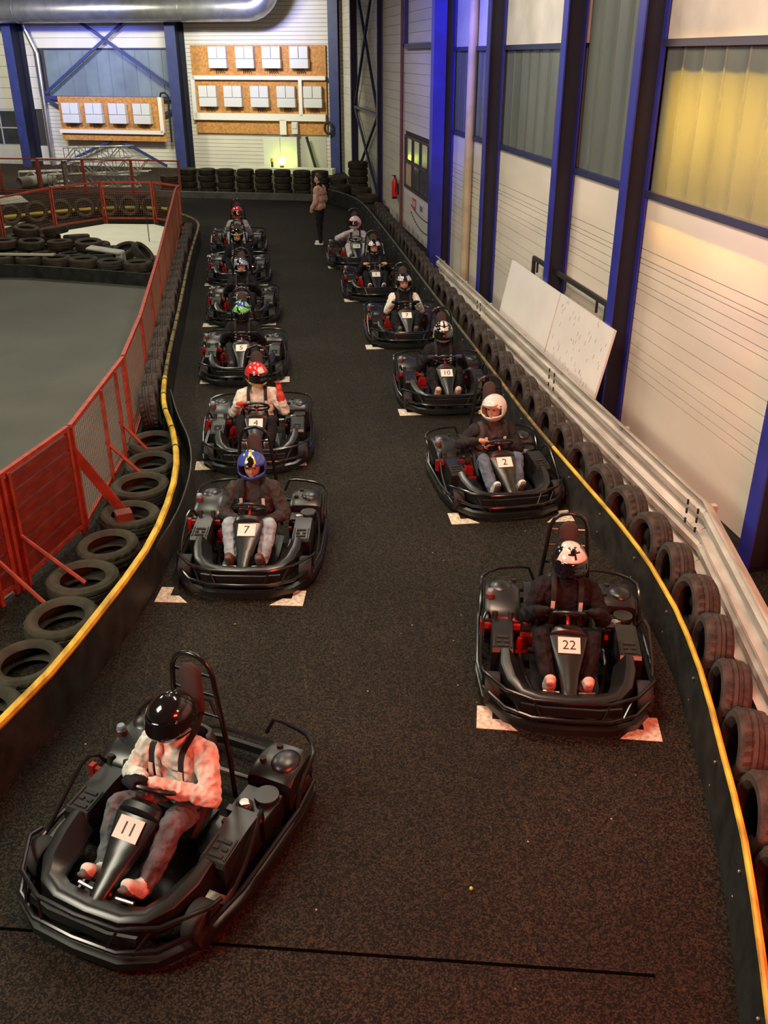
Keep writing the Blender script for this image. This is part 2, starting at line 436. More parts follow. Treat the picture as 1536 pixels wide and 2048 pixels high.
# fire extinguisher
e = empty('fire_extinguisher', (4.78, 27.5, .74), label='red fire extinguisher hung on the side wall', cat='extinguisher')
m = MB(); m.lathe([(.0, 0), (.08, 0), (.085, .03), (.085, .40), (.07, .46), (.035, .50), (.035, .52)], 16); m.obj('cylinder', M('ext_red', (.65, .02, .015), .35), e)
m = MB(); m.lathe([(.03, .51), (.03, .56), (.02, .57)], 10); m.box((-.03, 0, .575), (.12, .025, .02)); m.obj('valve', BLACKM, e)
m = MB(); m.tube([(.02, -.03, .54), (.04, -.10, .45), (.02, -.10, .2), (.0, -.095, .12)], .014, 6); m.obj('hose', BLACKM, e)
m = MB(); m.box((0, 0, -.04), (.14, .14, .05)); m.box((.09, 0, .2), (.03, .1, .3)); m.obj('bracket', BLACKM, e)
# signs and chain below the small window
for y, mt, nm, lb, tx in ((25.1, M('sign_red', (.62, .08, .06), .5), 'wall_sign', 'small red lettered sign below the small panes', PADL), (24.1, M('sign_white', (.62, .6, .56), .5), 'wall_sign', 'small white sign with black lettering below the small panes', INK)):
    e = empty(nm, (WX - .012, y, .86), label=lb, cat='sign')
    m = MB(); m.box((0, 0, 0), (.012, .5, .26)); m.obj('sign_board', mt, e)
    m = MB()
    for i in range(4): m.box((-.008, -.16 + i * .1, 0), (.004, .05, .12 + .04 * (i % 2)))
    m.obj('lettering', tx, e)
m = MB()
for z0, sag in ((.55, .16), (-.02 + .4, .3)):
    pts = [Vector((WX - .02, 22.0 + t * 3.6, z0 + .25 - sag * 4 * t * (1 - t))) for t in np.linspace(0, 1, 37)]
    for p, q in zip(pts[:-1:2], pts[1::2]): m.tube([p, q], .014, 6)
tag(m.obj('wall_chain', M('chain_dark', (.05, .05, .04), .5)), 'sagging chain hung along the wall below the small signs', 'chain')

# ---------------------------------------------------------------- setting: end wall (own axes: x along the wall to its right end, -y towards the hall)
RL, RA = (5.13, 40.5, 0), R(-22.03)
def ro(m, name, mat, parent=None, bevel=0):
    return m.obj(name, mat, parent, RL if parent is None else (0, 0, 0), (0, 0, RA) if parent is None else (0, 0, 0), bevel)
def rempty(name, lx, lz, out, **k):
    c, s_ = math.cos(RA), math.sin(RA)
    return empty(name, (RL[0] + c * lx + s_ * out, RL[1] + s_ * lx - c * out, lz), RA, **k)
m = MB(); m.box((-9.5, .16, 3.75), (21, .2, 7.5)); wall_back = ro(m, 'wall_back', JOINT); tag(wall_back, 'ivory ribbed end wall of the hall', None, None, 'structure')
for x0, x1, z0, z1, p in ((-7.1, .9, 0, 7.4, .15), (-14.0, -7.1, 0, 2.8, .15), (-14.0, -7.1, 4.7, 7.4, .35), (-20, -14.0, 2.3, 7.4, .42), (-20, -14.0, 0, .8, .42)):
    m = MB(); n = int((z1 - z0) / p); p = (z1 - z0) / n
    for k in range(n): m.box(((x0 + x1) / 2, .03, z0 + (k + .5) * p), (x1 - x0 - .02, .06, p - .012))
    o = ro(m, 'cladding', WALLR, wall_back); o['kind'] = 'stuff'
m = MB(); m.box((-10.5, .02, 4.67), (6.1, .09, .06)); win = ro(m, 'window_7', BLUED); tag(win, 'ribbed translucent window strip in the end wall', None, None, 'structure')
m = MB(); m.box((-10.5, .0, 2.81), (6.1, .06, .06)); ro(m, 'window_frame', BLUED, win)
for k in range(10):
    m = MB(); m.box((-13.2 + k * .6, .04, 3.74), (.585, .03, 1.8)); m.box((-13.49 + k * .6, .02, 3.74), (.03, .04, 1.8)); ro(m, 'pane', POLYL, win)
# roller door window in the end bay
m = MB(); m.box((-16.2, .03, 1.55), (3.2, .05, 1.5)); win = ro(m, 'window_8', M('door_light_frame', (.5, .5, .48), .5)); tag(win, 'dark four-light window in the roller door', None, None, 'structure')
for i in range(2):
    for k in range(2):
        m = MB(); m.box((-15.38 - i * 1.55, .0, 1.18 + k * .71), (1.46, .04, .64)); ro(m, 'pane', M('door_glass', (.05, .055, .06), .15, var=.2, vs=2), win)

def rear_column(x, wid, dep, label, ztop=7.5):
    e = rempty('steel_column', x, 0, 0, label=label, cat='column', group='blue columns on the end wall')
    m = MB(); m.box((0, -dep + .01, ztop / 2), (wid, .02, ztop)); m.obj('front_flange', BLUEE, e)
    m = MB(); m.box((0, -.02, ztop / 2), (wid, .02, ztop)); m.obj('back_flange', BLUE_SHADED, e)
    m = MB(); m.box((0, -dep / 2, ztop / 2), (.02, dep - .04, ztop)); m.obj('web', BLUE_SHADED, e)  # web and back flange coloured as if unlit
rear_column(-14.55, .42, .95, 'blue column between the roller door and the braced bay')
rear_column(-7.2, .45, .90, 'blue column between the two inverter boards')
rear_column(-.55, .40, .30, 'blue column at the edge of the big inverter board')
rear_column(.20, .45, .45, 'broad blue column nearest the hall corner')
m = MB(); m.tube([(.62, -.25, 0), (.62, -.25, 7.4)], .06, 10); tag(ro(m, 'rust_pipe', M('rust_pipe', (.13, .07, .05), .7)), 'thin rusty pipe standing in the hall corner', 'pipe')
m = MB(); m.tube([(-14.25, -.35, 6.6), (-14.1, -.3, 5.55), (-13.72, -.2, 4.5), (-13.74, -.2, 0)], .1, 14)
tag(ro(m, 'downpipe', STEEL), 'grey round steel downpipe beside the end wall column', 'pipe')
# braces of the bay
e = rempty('wall_brace', -10.6, 0, .25, label='blue crossed steel bracing behind the smaller inverter board', cat='brace')
for (x0, z0), (x1, z1) in (((-13.55, 2.95), (-7.5, 7.0)), ((-13.55, 7.0), (-7.55, 3.15)), ((-13.55, 2.7), (-8.2, -.1 + .2)), ((-7.55, 2.4), (-13.4, .1 - .3 + .2)), ((-13.6, 2.8), (-7.4, 2.8))):
    m = MB(); dx, dz = x1 - x0, z1 - z0; m.box(((x0 + x1) / 2 + 10.6, 0, (z0 + z1) / 2), (math.hypot(dx, dz), .07, .115), (0, -math.atan2(dz, dx), 0)); m.obj('brace_bar', BLUEE, e)
# inverter boards
def board(x0, x1, z0, z1, out, label):
    m = MB(); m.box(((x0 + x1) / 2, -out, (z0 + z1) / 2), (x1 - x0, .03, z1 - z0)); return tag(ro(m, 'chipboard_panel', MATS['osb']), label, 'board')
board(-6.72, -.92, 1.46, 4.80, .08, 'large chipboard panel carrying two rows of inverters')
board(-12.95, -8.0, 1.10, 2.84, .36, 'smaller chipboard panel carrying one row of inverters')
inv = None
def inverter(x, ztop, out, label, group):
    e = rempty('inverter', x + .39, ztop, out, label=label, cat='inverter', group=group)
    for k in (-1, 1):
        m = MB(); m.box((k * .2, -.10, -.22), (.375, .2, .44)); m.obj('upper_cover', INV, e, bevel=.012)
    m = MB(); m.box((0, -.08, -.24), (.76, .16, .48)); m.obj('housing', INVD, e)
    m = MB(); m.box((.02, -.12, -.63), (.78, .24, .34)); m.obj('lower_cover', INV, e, bevel=.012)
    m = MB()
    for i in range(5): m.tube([(-.12 + i * .07, -.08, -.80), (-.10 + i * .07, -.09, -.88 - .03 * (i % 2)), (-.13 + i * .09, -.03, -.98)], .016, 5)
    m.obj('cable', BLACKM, e)
for x in (-5.88, -4.70, -3.56, -2.39): inverter(x, 4.75, .10, 'pale grey wall inverter in the upper row of the large board', 'inverters in the upper row of the large board')
for x in (-6.43, -5.32, -4.15, -3.00, -1.86): inverter(x, 3.30, .10, 'pale grey wall inverter in the lower row of the large board', 'inverters in the lower row of the large board')
for x in (-12.71, -11.61, -10.5, -9.37): inverter(x, 2.60, .38, 'pale grey wall inverter on the smaller chipboard panel', 'inverters on the smaller board')
e = rempty('cable_trunking', -3.8, 0, .14, label='white cable trunking framing the lower inverter row', cat='trunking')
for x, z, wx, wz in ((-3.82, 3.60, 5.8, .15), (-3.85, 2.12, 5.8, .27), (-6.68, 2.85, .17, 1.6), (-2.0, 2.85, .15, 1.35), (-2.8, 1.74, .28, .58)):
    m = MB(); m.box((x + 3.8, -.05, z), (wx, .1, wz)); m.obj('duct_length', TRUNK, e)
e = rempty('cable_trunking', -10.5, 0, .38, label='white cable trunking along the smaller inverter board', cat='trunking')
for x, z, wx, wz in ((-10.55, 1.46, 4.9, .15), (-8.14, 2.15, .17, 1.4)):
    m = MB(); m.box((x + 10.5, -.05, z), (wx, .1, wz)); m.obj('duct_length', TRUNK, e)
m = MB(); m.tube([(-8.1, -.45, 2.85), (-8.05, -.48, 3.0), (-7.85, -.5, 3.02), (-7.75, -.45, 2.9), (-7.78, -.42, 1.1)], .04, 8)
tag(ro(m, 'cable_hose', BLACKM), 'black cable hose looping beside the smaller inverter board', 'hose')
m = MB(); m.tube([(-.78 + .16 * math.cos(a), -.42, 1.75 + .22 * math.sin(a)) for a in np.linspace(0, 6.0, 16)], .05, 8)
tag(ro(m, 'cable_coil', BLACKM), 'black coiled cable hanging on the blue column', 'cable')
m = MB(); m.box((-2.29, -.2, 1.72), (.26, .16, .46)); m.box((-2.29, -.29, 1.80), (.2, .03, .2)); tag(ro(m, 'switch_box', INV, bevel=.01), 'small grey switch box under the white trunking', 'box')
# cabinet with two doors
e = rempty('wall_cabinet', -2.95, 0, .0, label='tall pale two-door cabinet below the inverter board', cat='cabinet')
m = MB(); m.box((0, -.14, .69), (1.5, .26, 1.38)); m.obj('cabinet_body', INVD, e)
for k in (-1, 1):
    m = MB(); m.box((k * .375, -.285, .69), (.73, .03, 1.36)); m.obj('cabinet_door', M('cabinet_pale', (.62, .64, .58), .5), e)
m = MB(); m.box((-1.55, .0, .70), (1.1, .04, 1.38)); o = ro(m, 'door_1', M('door_grey', (.45, .46, .40), .6)); tag(o, None, None, None, 'structure')
m = MB(); m.tube([(-1.78, -.3, 1.4), (-1.35, -.35, 0)], .06, 8); tag(ro(m, 'prop_bar', BLACKM), 'dark slanting bar leaning beside the pale cabinet', 'bar')
m = MB(); m.box((-2.6, -.75, .11), (4.2, .5, .22)); tag(ro(m, 'ledge_block', M('ledge_white', (.6, .6, .5), .6)), 'long pale low ledge behind the tyre stacks', 'ledge')
# flashing beacon and warning lamp on the ledge
e = rempty('warning_beacon', -2.75, .22, .75, label='glowing yellow-green warning beacon behind the tyre stacks', cat='beacon')
m = MB(); m.lathe([(0, 0), (.09, 0), (.09, .06), (.05, .08), (.05, .14)], 12); m.obj('beacon_base', BLACKM, e)
m = MB(); m.ball((0, 0, .25), (.15, .15, .16), 14, 10); m.obj('beacon_dome', M('beacon_glow', (.6, .8, .05), .3, emit=(.75, 1.0, .06), es=20), e)
e = rempty('signal_lamp', -3.18, .22, .75, label='small orange capped signal lamp beside the glowing beacon', cat='lamp')
m = MB(); m.tube([(0, 0, 0), (0, 0, .22)], .05, 8); m.obj('lamp_post', BLACKM, e)
m = MB(); m.lathe([(0, .22), (.07, .22), (.06, .34), (0, .36)], 10); m.obj('lamp_cap', M('lamp_orange', (.7, .22, .03), .4), e)
# big air duct
m = MB()
pts = [Vector((-20, -1.4, 6.08)), Vector((-4.5, -1.4, 6.08))]
for a in np.linspace(0, math.pi / 2, 8): pts.append(Vector((-3.6 + .85 * math.sin(a), -1.4, 6.93 - .85 * math.cos(a))))
pts.append(Vector((-2.75, -1.4, 8.2)))
e = rempty('air_duct', 0, 0, 0, label='large silver ventilation duct with an elbow under the roof', cat='duct')
m.tube(pts, .48, 28); m.obj('duct_pipe', STEEL, e)
for k in range(9):
    m = MB(); m.tube([(-19 + k * 1.8, -1.4, 6.08), (-18.95 + k * 1.8, -1.4, 6.08)], .49, 28); m.obj('duct_seam', STEEL, e)
# luminous tube line fixed below the roof, mirrored in the duct

# ---------------------------------------------------------------- tyres
def tyre_mesh(name, Ro, wd, Ri, mat, pat=0, n=44):
    m = MB(); h = wd / 2; prof0 = [(Ri, -h * .62), (Ri + .012, -h * .80), (Ri + (Ro - Ri) * .35, -h), (Ri + (Ro - Ri) * .72, -h * .97), (Ro - .022, -h * .86)]
    g = .009
    tread = [(Ro - .006, -h * .78), (Ro, -h * .66), (Ro, -h * .40), (Ro - g, -h * .37), (Ro - g, -h * .30), (Ro + .002, -h * .27), (Ro + .002, -h * .04), (Ro - g, -h * .02)]
    prof = prof0 + tread + [(r, -z) for r, z in reversed(tread)] + [(r, -z) for r, z in reversed(prof0)] + [(Ri + .018, h * .45), (Ro - .045, h * .5), (Ro - .035, 0), (Ro - .045, -h * .5), (Ri + .018, -h * .45)]
    rings = []
    nt = len(prof0)
    for j in range(n):
        ring = []
        for k, (r, z) in enumerate(prof):
            a = 2 * math.pi * (j + (.5 * (abs(z) / h) if pat == 1 else (.35 * z / h if pat == 2 else 0)) * 2) / n
            rr = r
            if nt <= k < nt + 2 * len(tread) and pat != 3 and j % 2 == 0 and abs(z) > h * (.08 if pat else .3): rr = r - .011
            ring.append((rr * math.cos(a), rr * math.sin(a), z))
        rings.append(ring)
    m.loft(rings, True, False, True)
    return m.mesh(name, mat, 28)
TY = [tyre_mesh('tyre_a', .29, .21, .18, RUB, 0, 56), tyre_mesh('tyre_b', .295, .22, .185, RUB, 1, 56), tyre_mesh('tyre_c', .285, .205, .178, RUB, 2, 56)]
TF = [tyre_mesh('tyre_flat_a', .31, .20, .19, RUBF, 0), tyre_mesh('tyre_flat_b', .30, .19, .185, RUBF, 1), tyre_mesh('tyre_flat_c', .32, .21, .20, RUBF, 3)]
TS = [tyre_mesh('tyre_stack_a', .31, .205, .19, RUBF, 3, 28), tyre_mesh('tyre_stack_b', .30, .205, .185, RUBF, 3, 28)]
def tyre(me, loc, rot, label, group):
    return tag(shared(me, 'tyre', None, loc, rot), label, 'tyre', group)
def along(path, d0, pitch):
    P = [Vector(p) for p in path]; out = []; acc = 0; nx = d0
    for a, b in zip(P[:-1], P[1:]):
        L = (b - a).length
        while nx <= acc + L:
            t = (nx - acc) / L; out.append((a + (b - a) * t, (b - a).normalized())); nx += pitch
        acc += L
    return out
# right-hand rubber belt with pipe, and the standing tyres behind it
RB = [(2.02, 2.0), (2.30, 2.63), (2.63, 3.42), (2.87, 4.14), (3.13, 4.96), (3.32, 5.78), (3.41, 6.46), (3.45, 7.23), (3.45, 8.05), (3.45, 10.05), (3.52, 12.2), (3.61, 15.15), (3.69, 17.7), (3.80, 21.0), (3.92, 25.0), (3.98, 28.5), (3.75, 30.6), (3.3, 31.9)]
def belt(path, z1, t, label, cat='barrier', name='rubber_barrier', base_off=0.0, mat=None):
    P = smooth_path([(x, y, 0) for x, y in path], .35); rings = []
    for i, p in enumerate(P):
        d = (P[min(i + 1, len(P) - 1)] - P[max(i - 1, 0)]).normalized(); nrm = Vector((-d.y, d.x, 0))
        o = base_off
        rings.append([p + nrm * (t / 2) + Vector((0, 0, z1)), p - nrm * (t / 2) + Vector((0, 0, z1)), p - nrm * (t / 2 - o) , p + nrm * (t / 2 + o)])
    e = empty(name, P[0], label=label, cat=cat)
    m = MB(); m.loft([[q - P[0] for q in r] for r in rings]); m.obj('belt', mat or BELT, e)
    return e, P
e, P = belt(RB, .40, .03, 'black rubber belt barrier in front of the standing tyre row', base_off=.03)
for a, b, mt in ((0, .22, YEL), (.22, .36, YELD), (.36, 1.0, GREY_PIPE)):
    i0, i1 = int(a * (len(P) - 1)), int(b * (len(P) - 1))
    m = MB(); m.tube([p - P[0] + Vector((0.0, 0, .415)) for p in P[i0:i1 + 1]], .021, 8); m.obj('top_pipe', mt, e)
m = MB()
for p, d in along(P, .5, .9):
    nrm = Vector((-d.y, d.x, 0))
    for z in (.12, .32): m.ball(p - P[0] + nrm * .03 + Vector((0, 0, z)), .012, 6, 4)
m.obj('bolt_heads', SILV, e)['kind'] = 'stuff'
lab = 'worn brown-black car tyre standing upright against the guardrail'
lab2 = 'dark car tyre standing upright along the ivory wall past the guardrail'
cnt = 0
for p, d in along([(x, y, 0) for x, y in [(2.30 + .17, 2.3), (2.80, 3.36), (3.05, 4.1), (3.33, 5.0), (3.53, 5.7), (3.66, 6.5), (3.70, 7.3), (3.70, 10.0), (3.76, 12.2), (3.87, 15.15), (3.92, 17.7), (4.06, 21.0), (4.2, 25.0), (4.3, 28.2)]], .25, .588):
    cnt += 1; me = TY[cnt % 3]; Ro = (.29, .295, .285)[cnt % 3]
    yaw = math.atan2(d.y, d.x) - math.pi / 2 + R(random.uniform(-3, 6))
    tilt = R(random.uniform(3, 9))
    far = p.y > 18.6
    tyre(me, (p.x, p.y, Ro), (0, R(90) + tilt, yaw), lab2 if far else lab, 'standing tyres along the wall' if far else 'standing tyres along the guardrail')

# guardrail
def w_beam(p0, p1, parent, org, dz=0):
    a, b = Vector((*p0, 0)), Vector((*p1, 0)); d = (b - a).normalized(); nrm = Vector((-d.y, d.x, 0))
    pr = [(.0, .44), (.015, .445), (.08, .485), (.08, .515), (.02, .565), (.02, .625), (.08, .675), (.08, .705), (.015, .745), (.0, .75)]
    ring = [(x, z) for x, z in pr] + [(x - .014, z) for x, z in reversed(pr)]
    m = MB(); m.loft([[q + nrm * x + Vector((0, 0, z + dz)) - org for x, z in ring] for q in (a, b)])
    return m.obj('rail_beam', GALV, parent)
org = Vector((4.1, 12, 0))
e = empty('guardrail', org, label='pale galvanised guardrail of corrugated beams behind the tyres', cat='guardrail')
GP = [(4.10, 18.62), (4.10, 14.8), (4.10, 11.0), (4.10, 6.95), (3.62, 5.0), (2.93, 2.3)]
for a, b in zip(GP[:-1], GP[1:]): w_beam(a, b, e, org); w_beam(a, b, e, org, -.335)
for x, y in [(4.16, 18.4), (4.16, 16.5), (4.16, 14.8), (4.16, 12.9), (4.16, 11.0), (4.16, 9.0), (4.18, 7.0), (3.72, 5.1), (3.2, 3.1)]:
    m = MB(); m.box((x - 4.1 + .03, y - 12, .34), (.1, .06, .68)); m.obj('rail_post', GALV, e)
for y in (14.8, 11.0, 6.98):
    m = MB()
    for z in (.50, .60, .69): m.box((-.085, y - 12 - .1, z), (.012, .02, .05)); m.box((-.085, y - 12 + .1, z), (.012, .02, .05))
    m.obj('splice_bolts', BLACKM, e)

# leaning boards and handrail
def lean_board(y0, y1, mat, label, dx=0):
    m = MB(); h, t = 1.40, .03
    e = empty('white_board', (4.30 + dx, (y0 + y1) / 2, 0), label=label, cat='board')
    m.box((.14, 0, h / 2 * .98), (t, y1 - y0, h), (0, R(11.5), 0)); m.obj('board_sheet', mat, e); return e
lean_board(12.45, 14.85, BOARD, 'plain white board leaning on the side wall')
e = lean_board(10.45, 12.43, BOARD, 'white board with rows of dark dashes leaning on the side wall', .01)
m = MB(); rot = Euler((0, R(11.5), 0)).to_matrix(); rnd = random.Random(3)
for k in range(70):
    u, v = rnd.uniform(-.9, .9), rnd.uniform(-.45, .66)
    c = Vector((.14, 0, .686)) + rot @ Vector((-.0165, u, v)); m.box(c, (.002, .008, rnd.uniform(.03, .07)), (0, R(11.5), 0))
m.obj('printed_dashes', INVD, e)
e = empty('red_edged_sheet', (4.40, 11.85, 0), label='thin reddish sheet tucked behind the dashed white board', cat='sheet')
m = MB(); m.box((.10, -.35, .64), (.015, 1.3, 1.3), (0, R(11.5), 0)); m.obj('sheet', M('sheet_red', (.35, .12, .10), .6), e)
e = empty('handrail', (4.74, 12.7, 0), label='black tubular handrail behind the leaning white boards', cat='handrail')
m = MB(); m.box((0, 0, 1.52), (.045, 3.15, .06)); m.obj('top_bar', BLACKM, e)
for y in (-1.55, 1.55):
    m = MB(); m.box((0, y, .76), (.05, .06, 1.5)); m.obj('upright', BLACKM, e)
for y in (-1.25, 0, 1.3):
    m = MB(); m.box((-.02, y, 1.42), (.03, .025, .16)); m.obj('bracket', BLACKM, e)

# ---------------------------------------------------------------- left-hand belt, pipe and tyres
LB = [(-2.15, 4.0), (-1.77, 5.11), (-1.52, 5.66), (-1.25, 6.45), (-.97, 7.4), (-.82, 8.35), (-.77, 9.35), (-.86, 10.41), (-1.02, 11.5), (-1.05, 13.28), (-1.0, 16.6), (-.94, 21.2), (-.84, 24.5), (-.86, 25.6), (-1.05, 26.5), (-1.35, 27.2)]
e, P = belt(LB, .40, .03, 'black rubber belt barrier capped by the yellow pipe by the red fence', base_off=-.03)
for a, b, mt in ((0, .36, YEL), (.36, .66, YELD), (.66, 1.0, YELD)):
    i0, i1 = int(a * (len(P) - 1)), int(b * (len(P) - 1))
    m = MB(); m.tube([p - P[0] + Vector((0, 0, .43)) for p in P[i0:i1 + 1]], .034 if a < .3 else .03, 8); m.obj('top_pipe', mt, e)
for q in along(P, 4.2, .62):
    if q[0].y > 9.5 and q[0].y < 24:
        m = MB(); m.tube([q[0] - P[0] + Vector((0, 0, .43)) - q[1] * .02, q[0] - P[0] + Vector((0, 0, .43)) + q[1] * .02], .036, 8); m.obj('pipe_clip', BLACKM, e)
# loose outer strip that bulges out of the belt
P2 = smooth_path([(-.93, 7.6, 0), (-.74, 8.4, 0), (-.64, 9.4, 0), (-.68, 10.3, 0), (-.86, 11.3, 0), (-.98, 12.2, 0)], .25)
m = MB(); m.loft([[p + Vector((0, 0, .33)), p + Vector((.015, 0, .33)), p + Vector((.02, 0, 0)), p + Vector((.005, 0, 0))] for p in P2])
tag(m.obj('rubber_flap', M('belt_grey', (.035, .038, .034), .6, var=.4, vs=4)), 'loose grey rubber flap bulging from the curved belt', 'flap')
FT = [(-1.12, 10.70), (-1.12, 10.05), (-1.19, 9.42), (-1.24, 8.72), (-1.40, 8.08), (-1.55, 7.46), (-1.64, 6.82), (-1.82, 6.21), (-2.05, 5.62), (-2.33, 5.05)]
for i, (x, y) in enumerate(FT):
    tyre(TF[i % 3], (x, y, .108), (R(random.uniform(-3, 3)), R(random.uniform(-3, 3)), random.random() * 6), 'dusty car tyre lying flat behind the yellow pipe', 'flat tyres behind the yellow pipe')
cnt = 0
for p, d in along([(-1.21, 11.55, 0), (-1.20, 13.3, 0), (-1.18, 16.6, 0), (-1.13, 21.2, 0), (-1.05, 25.2, 0)], .0, .60):
    cnt += 1; me = TY[cnt % 3]; Ro = (.29, .295, .285)[cnt % 3]
    tyre(me, (p.x, p.y, Ro), (0, R(90) - R(random.uniform(2, 6)), math.atan2(d.y, d.x) - math.pi / 2 + R(random.uniform(-4, 4))), 'dark grooved car tyre standing between red fence and rubber belt', 'standing tyres along the red fence')

# ---------------------------------------------------------------- red fence
FH = 1.15
def fence_panel(p0, p1, label, boards=False, h=FH, z0=.06, group='red fence panels', wire=True, brace=None):
    a, b = Vector((*p0, 0)), Vector((*p1, 0)); L = (b - a).length; ang = math.atan2(b.y - a.y, b.x - a.x)
    e = empty('fence_panel', a, ang, label=label, cat='fence', group=group)
    m = MB(); m.box((L / 2, 0, h), (L, .045, .045)); m.obj('top_rail', RED, e)
    m = MB(); m.box((L / 2, 0, z0 + .03), (L, .04, .04)); m.obj('bottom_rail', RED, e)
    for x in (.025, L - .025):
        m = MB(); m.box((x, 0, h / 2), (.045, .04, h)); m.obj('post', RED, e)
    if boards:
        for k in range(6):
            m = MB(); m.box((L / 2, .0, .2 + k * .165), (L - .1, .03, .15)); m.obj('board', REDB, e)
    elif wire:
        m = MB(); s = .065
        for i in range(1, int(L / s)): m.box((i * s, 0, (h + z0) / 2), (.0045, .0045, h - z0))
        for i in range(1, int((h - z0) / s)): m.box((L / 2, .005, z0 + i * s), (L, .0045, .0045))
        m.obj('wire_mesh', WIRE, e)['kind'] = 'stuff'
    if brace:
        for x, out in brace:
            m = MB(); m.tube([(x, 0, .55), (x, out, .10)], .02, 6); m.obj('brace', RED, e)
            m = MB(); m.box((x, -.03, h / 2), (.04, .03, h)); m.obj('post', RED, e)
    return e
fence_panel((-2.95, 6.15), (-2.16, 7.60), 'red boarded fence panel at the end of the fence', True, brace=[(1.4, -.55)])
fence_panel((-2.14, 7.62), (-1.72, 8.72), 'red boarded fence panel joining the mesh panels', True, brace=[(.1, -.6)])
fence_panel((-1.70, 8.75), (-1.40, 11.0), 'red mesh fence panel beside the flat lying tyres', brace=[(1.1, -.4), (1.75, -.35)])
m = MB(); m.box((-1.50, 8.85, .45), (.10, .05, 1.1), (R(0), R(-28), R(15))); tag(m.obj('slanted_post', RED), 'broad red slanted post propped over the lying tyres', 'post')
m = MB(); m.box((-1.28, 8.55, .2), (.16, .14, .18), (0, 0, .3)); tag(m.obj('red_block', REDB), 'small red block set inside a lying tyre', 'block')
yy = [11.05, 13.0, 15.0, 17.0, 19.0, 21.0, 23.0, 25.0, 26.8]
for a, b in zip(yy[:-1], yy[1:]):
    fx = lambda y: -1.40 + (.06 if y > 12 else 0) - .004 * max(0, y - 17) * 2
    fence_panel((fx(a), a + .02), (fx(b), b), 'red mesh fence panel in the straight run behind the standing tyres', group='straight run of red fence panels')
far = [(-1.42, 26.85), (-1.35, 27.45), (-2.15, 28.42), (-3.62, 28.72), (-4.85, 27.55), (-5.85, 25.7), (-6.9, 23.6)]
for a, b in zip(far[:-1], far[1:]):
    A, B = Vector(a), Vector(b); d = (B - A).normalized() * .02
    fence_panel(A + d, B - d, 'red mesh fence panel in the curve behind the tyre heap', h=1.15, z0=.12, group='curved run of red fence panels')
f2 = [(-9.9, 36.9), (-8.0, 36.28), (-6.6, 35.9), (-5.0, 35.4), (-3.3, 34.9), (-1.6, 34.3)]
for a, b in zip(f2[:-1], f2[1:]):
    fence_panel(a, b, 'thin red mesh fence panel in front of the end wall', group='red fence panels before the end wall')

# ---------------------------------------------------------------- infield
m = MB(); poly = [(-1.55, 23.2), (-1.50, 26.6), (-1.55, 27.2), (-2.2, 28.2), (-3.6, 28.5), (-4.7, 27.4), (-4.9, 26.4), (-3.6, 25.2), (-2.4, 23.9)]
m.prism(poly, .02, lambda x, y, z: (x, y, z)); tag(m.obj('white_ground_sheet', M('white_sheet', (.72, .72, .60), .6, var=.05, vs=2)), 'white ground sheet inside the curve of the red fence', 'sheet')
m = MB(); m.prism([(-12, 36.5), (-7.2, 35.2), (-5.6, 30.5), (-6.4, 28.2), (-12, 28.5)], .02, lambda x, y, z: (x, y, z))
tag(m.obj('pale_floor_sheet', M('white_sheet', (.72, .72, .60), .6)), 'pale floor area beyond the curved red fence', 'sheet')
belt([(-8.0, 21.7), (-5.14, 21.55), (-3.79, 21.07), (-1.75, 20.05)], .28, .04, 'dark rubber kerb belt in front of the infield tyres', name='kerb_belt')
belt([(-8.0, 23.3), (-5.7, 22.75), (-4.2, 22.45), (-2.75, 22.25)], .30, .04, 'dark rubber belt between the two infield tyre rows', name='kerb_belt')
for i, (x, y) in enumerate([(-2.05, 20.75), (-2.66, 21.05), (-3.27, 21.32), (-3.88, 21.58), (-4.5, 21.78), (-5.12, 21.92), (-5.75, 22.0)]):
    for z in (.11, .315): tyre(TF[i % 3], (x, y, z), (0, 0, i + z), ('upper' if z > .2 else 'lower') + ' dusty tyre of a pair stacked right behind the infield kerb belt', 'tyre pairs behind the kerb belt, ' + ('upper ones' if z > .2 else 'lower ones'))
m = MB(); m.box((-4.9, 21.85, .44), (2.0, .16, .03), (0, 0, R(-12))); tag(m.obj('plank', M('plank_grey', (.34, .33, .25), .7)), 'weathered pale plank laid across the infield tyres', 'plank')
heap = []
rh = random.Random(11)
for r_, (n, xs, ys) in enumerate(((5, -5.78, 23.42), (5, -5.5, 24.08), (4, -5.3, 24.74))):
    for q in range(n): heap.append((xs + q * .655, ys - q * .11, .105, 0, 0))
for x, y in ((-5.45, 23.78), (-4.78, 23.66), (-4.10, 23.52), (-3.40, 23.32), (-5.2, 24.46), (-4.5, 24.38), (-3.8, 24.2)): heap.append((x, y, .335, rh.uniform(-7, 7), rh.uniform(-7, 7)))
for x, y in ((-4.95, 24.15), (-4.25, 24.1)): heap.append((x, y, .565, rh.uniform(-8, 8), rh.uniform(-8, 8)))
heap.append((-2.55, 23.1, .20, 14, 16))
for i, (x, y, z, a, b) in enumerate(heap):
    tyre(TF[i % 3], (x, y, z + .01), (R(a), R(b), i * 1.3), 'dusty tyre thrown on the heap of tyres in the infield', 'tyres of the infield heap')
tyre(TF[1], (-2.08, 22.45, .26), (R(28), R(42), .4), 'dusty tyre leaning upright at the end of the infield heap', None)
m = MB(); m.box((-2.95, 22.65, .33), (.85, .30, .05), (R(4), R(6), R(-20))); m.box((-2.6, 22.55, .15), (.16, .22, .30), (0, 0, R(-20)))
tag(m.obj('pale_slab', M('slab_grey', (.40, .40, .36), .7, var=.15, vs=4), bevel=.02), 'pale grey slab lying on the infield tyres', 'slab')
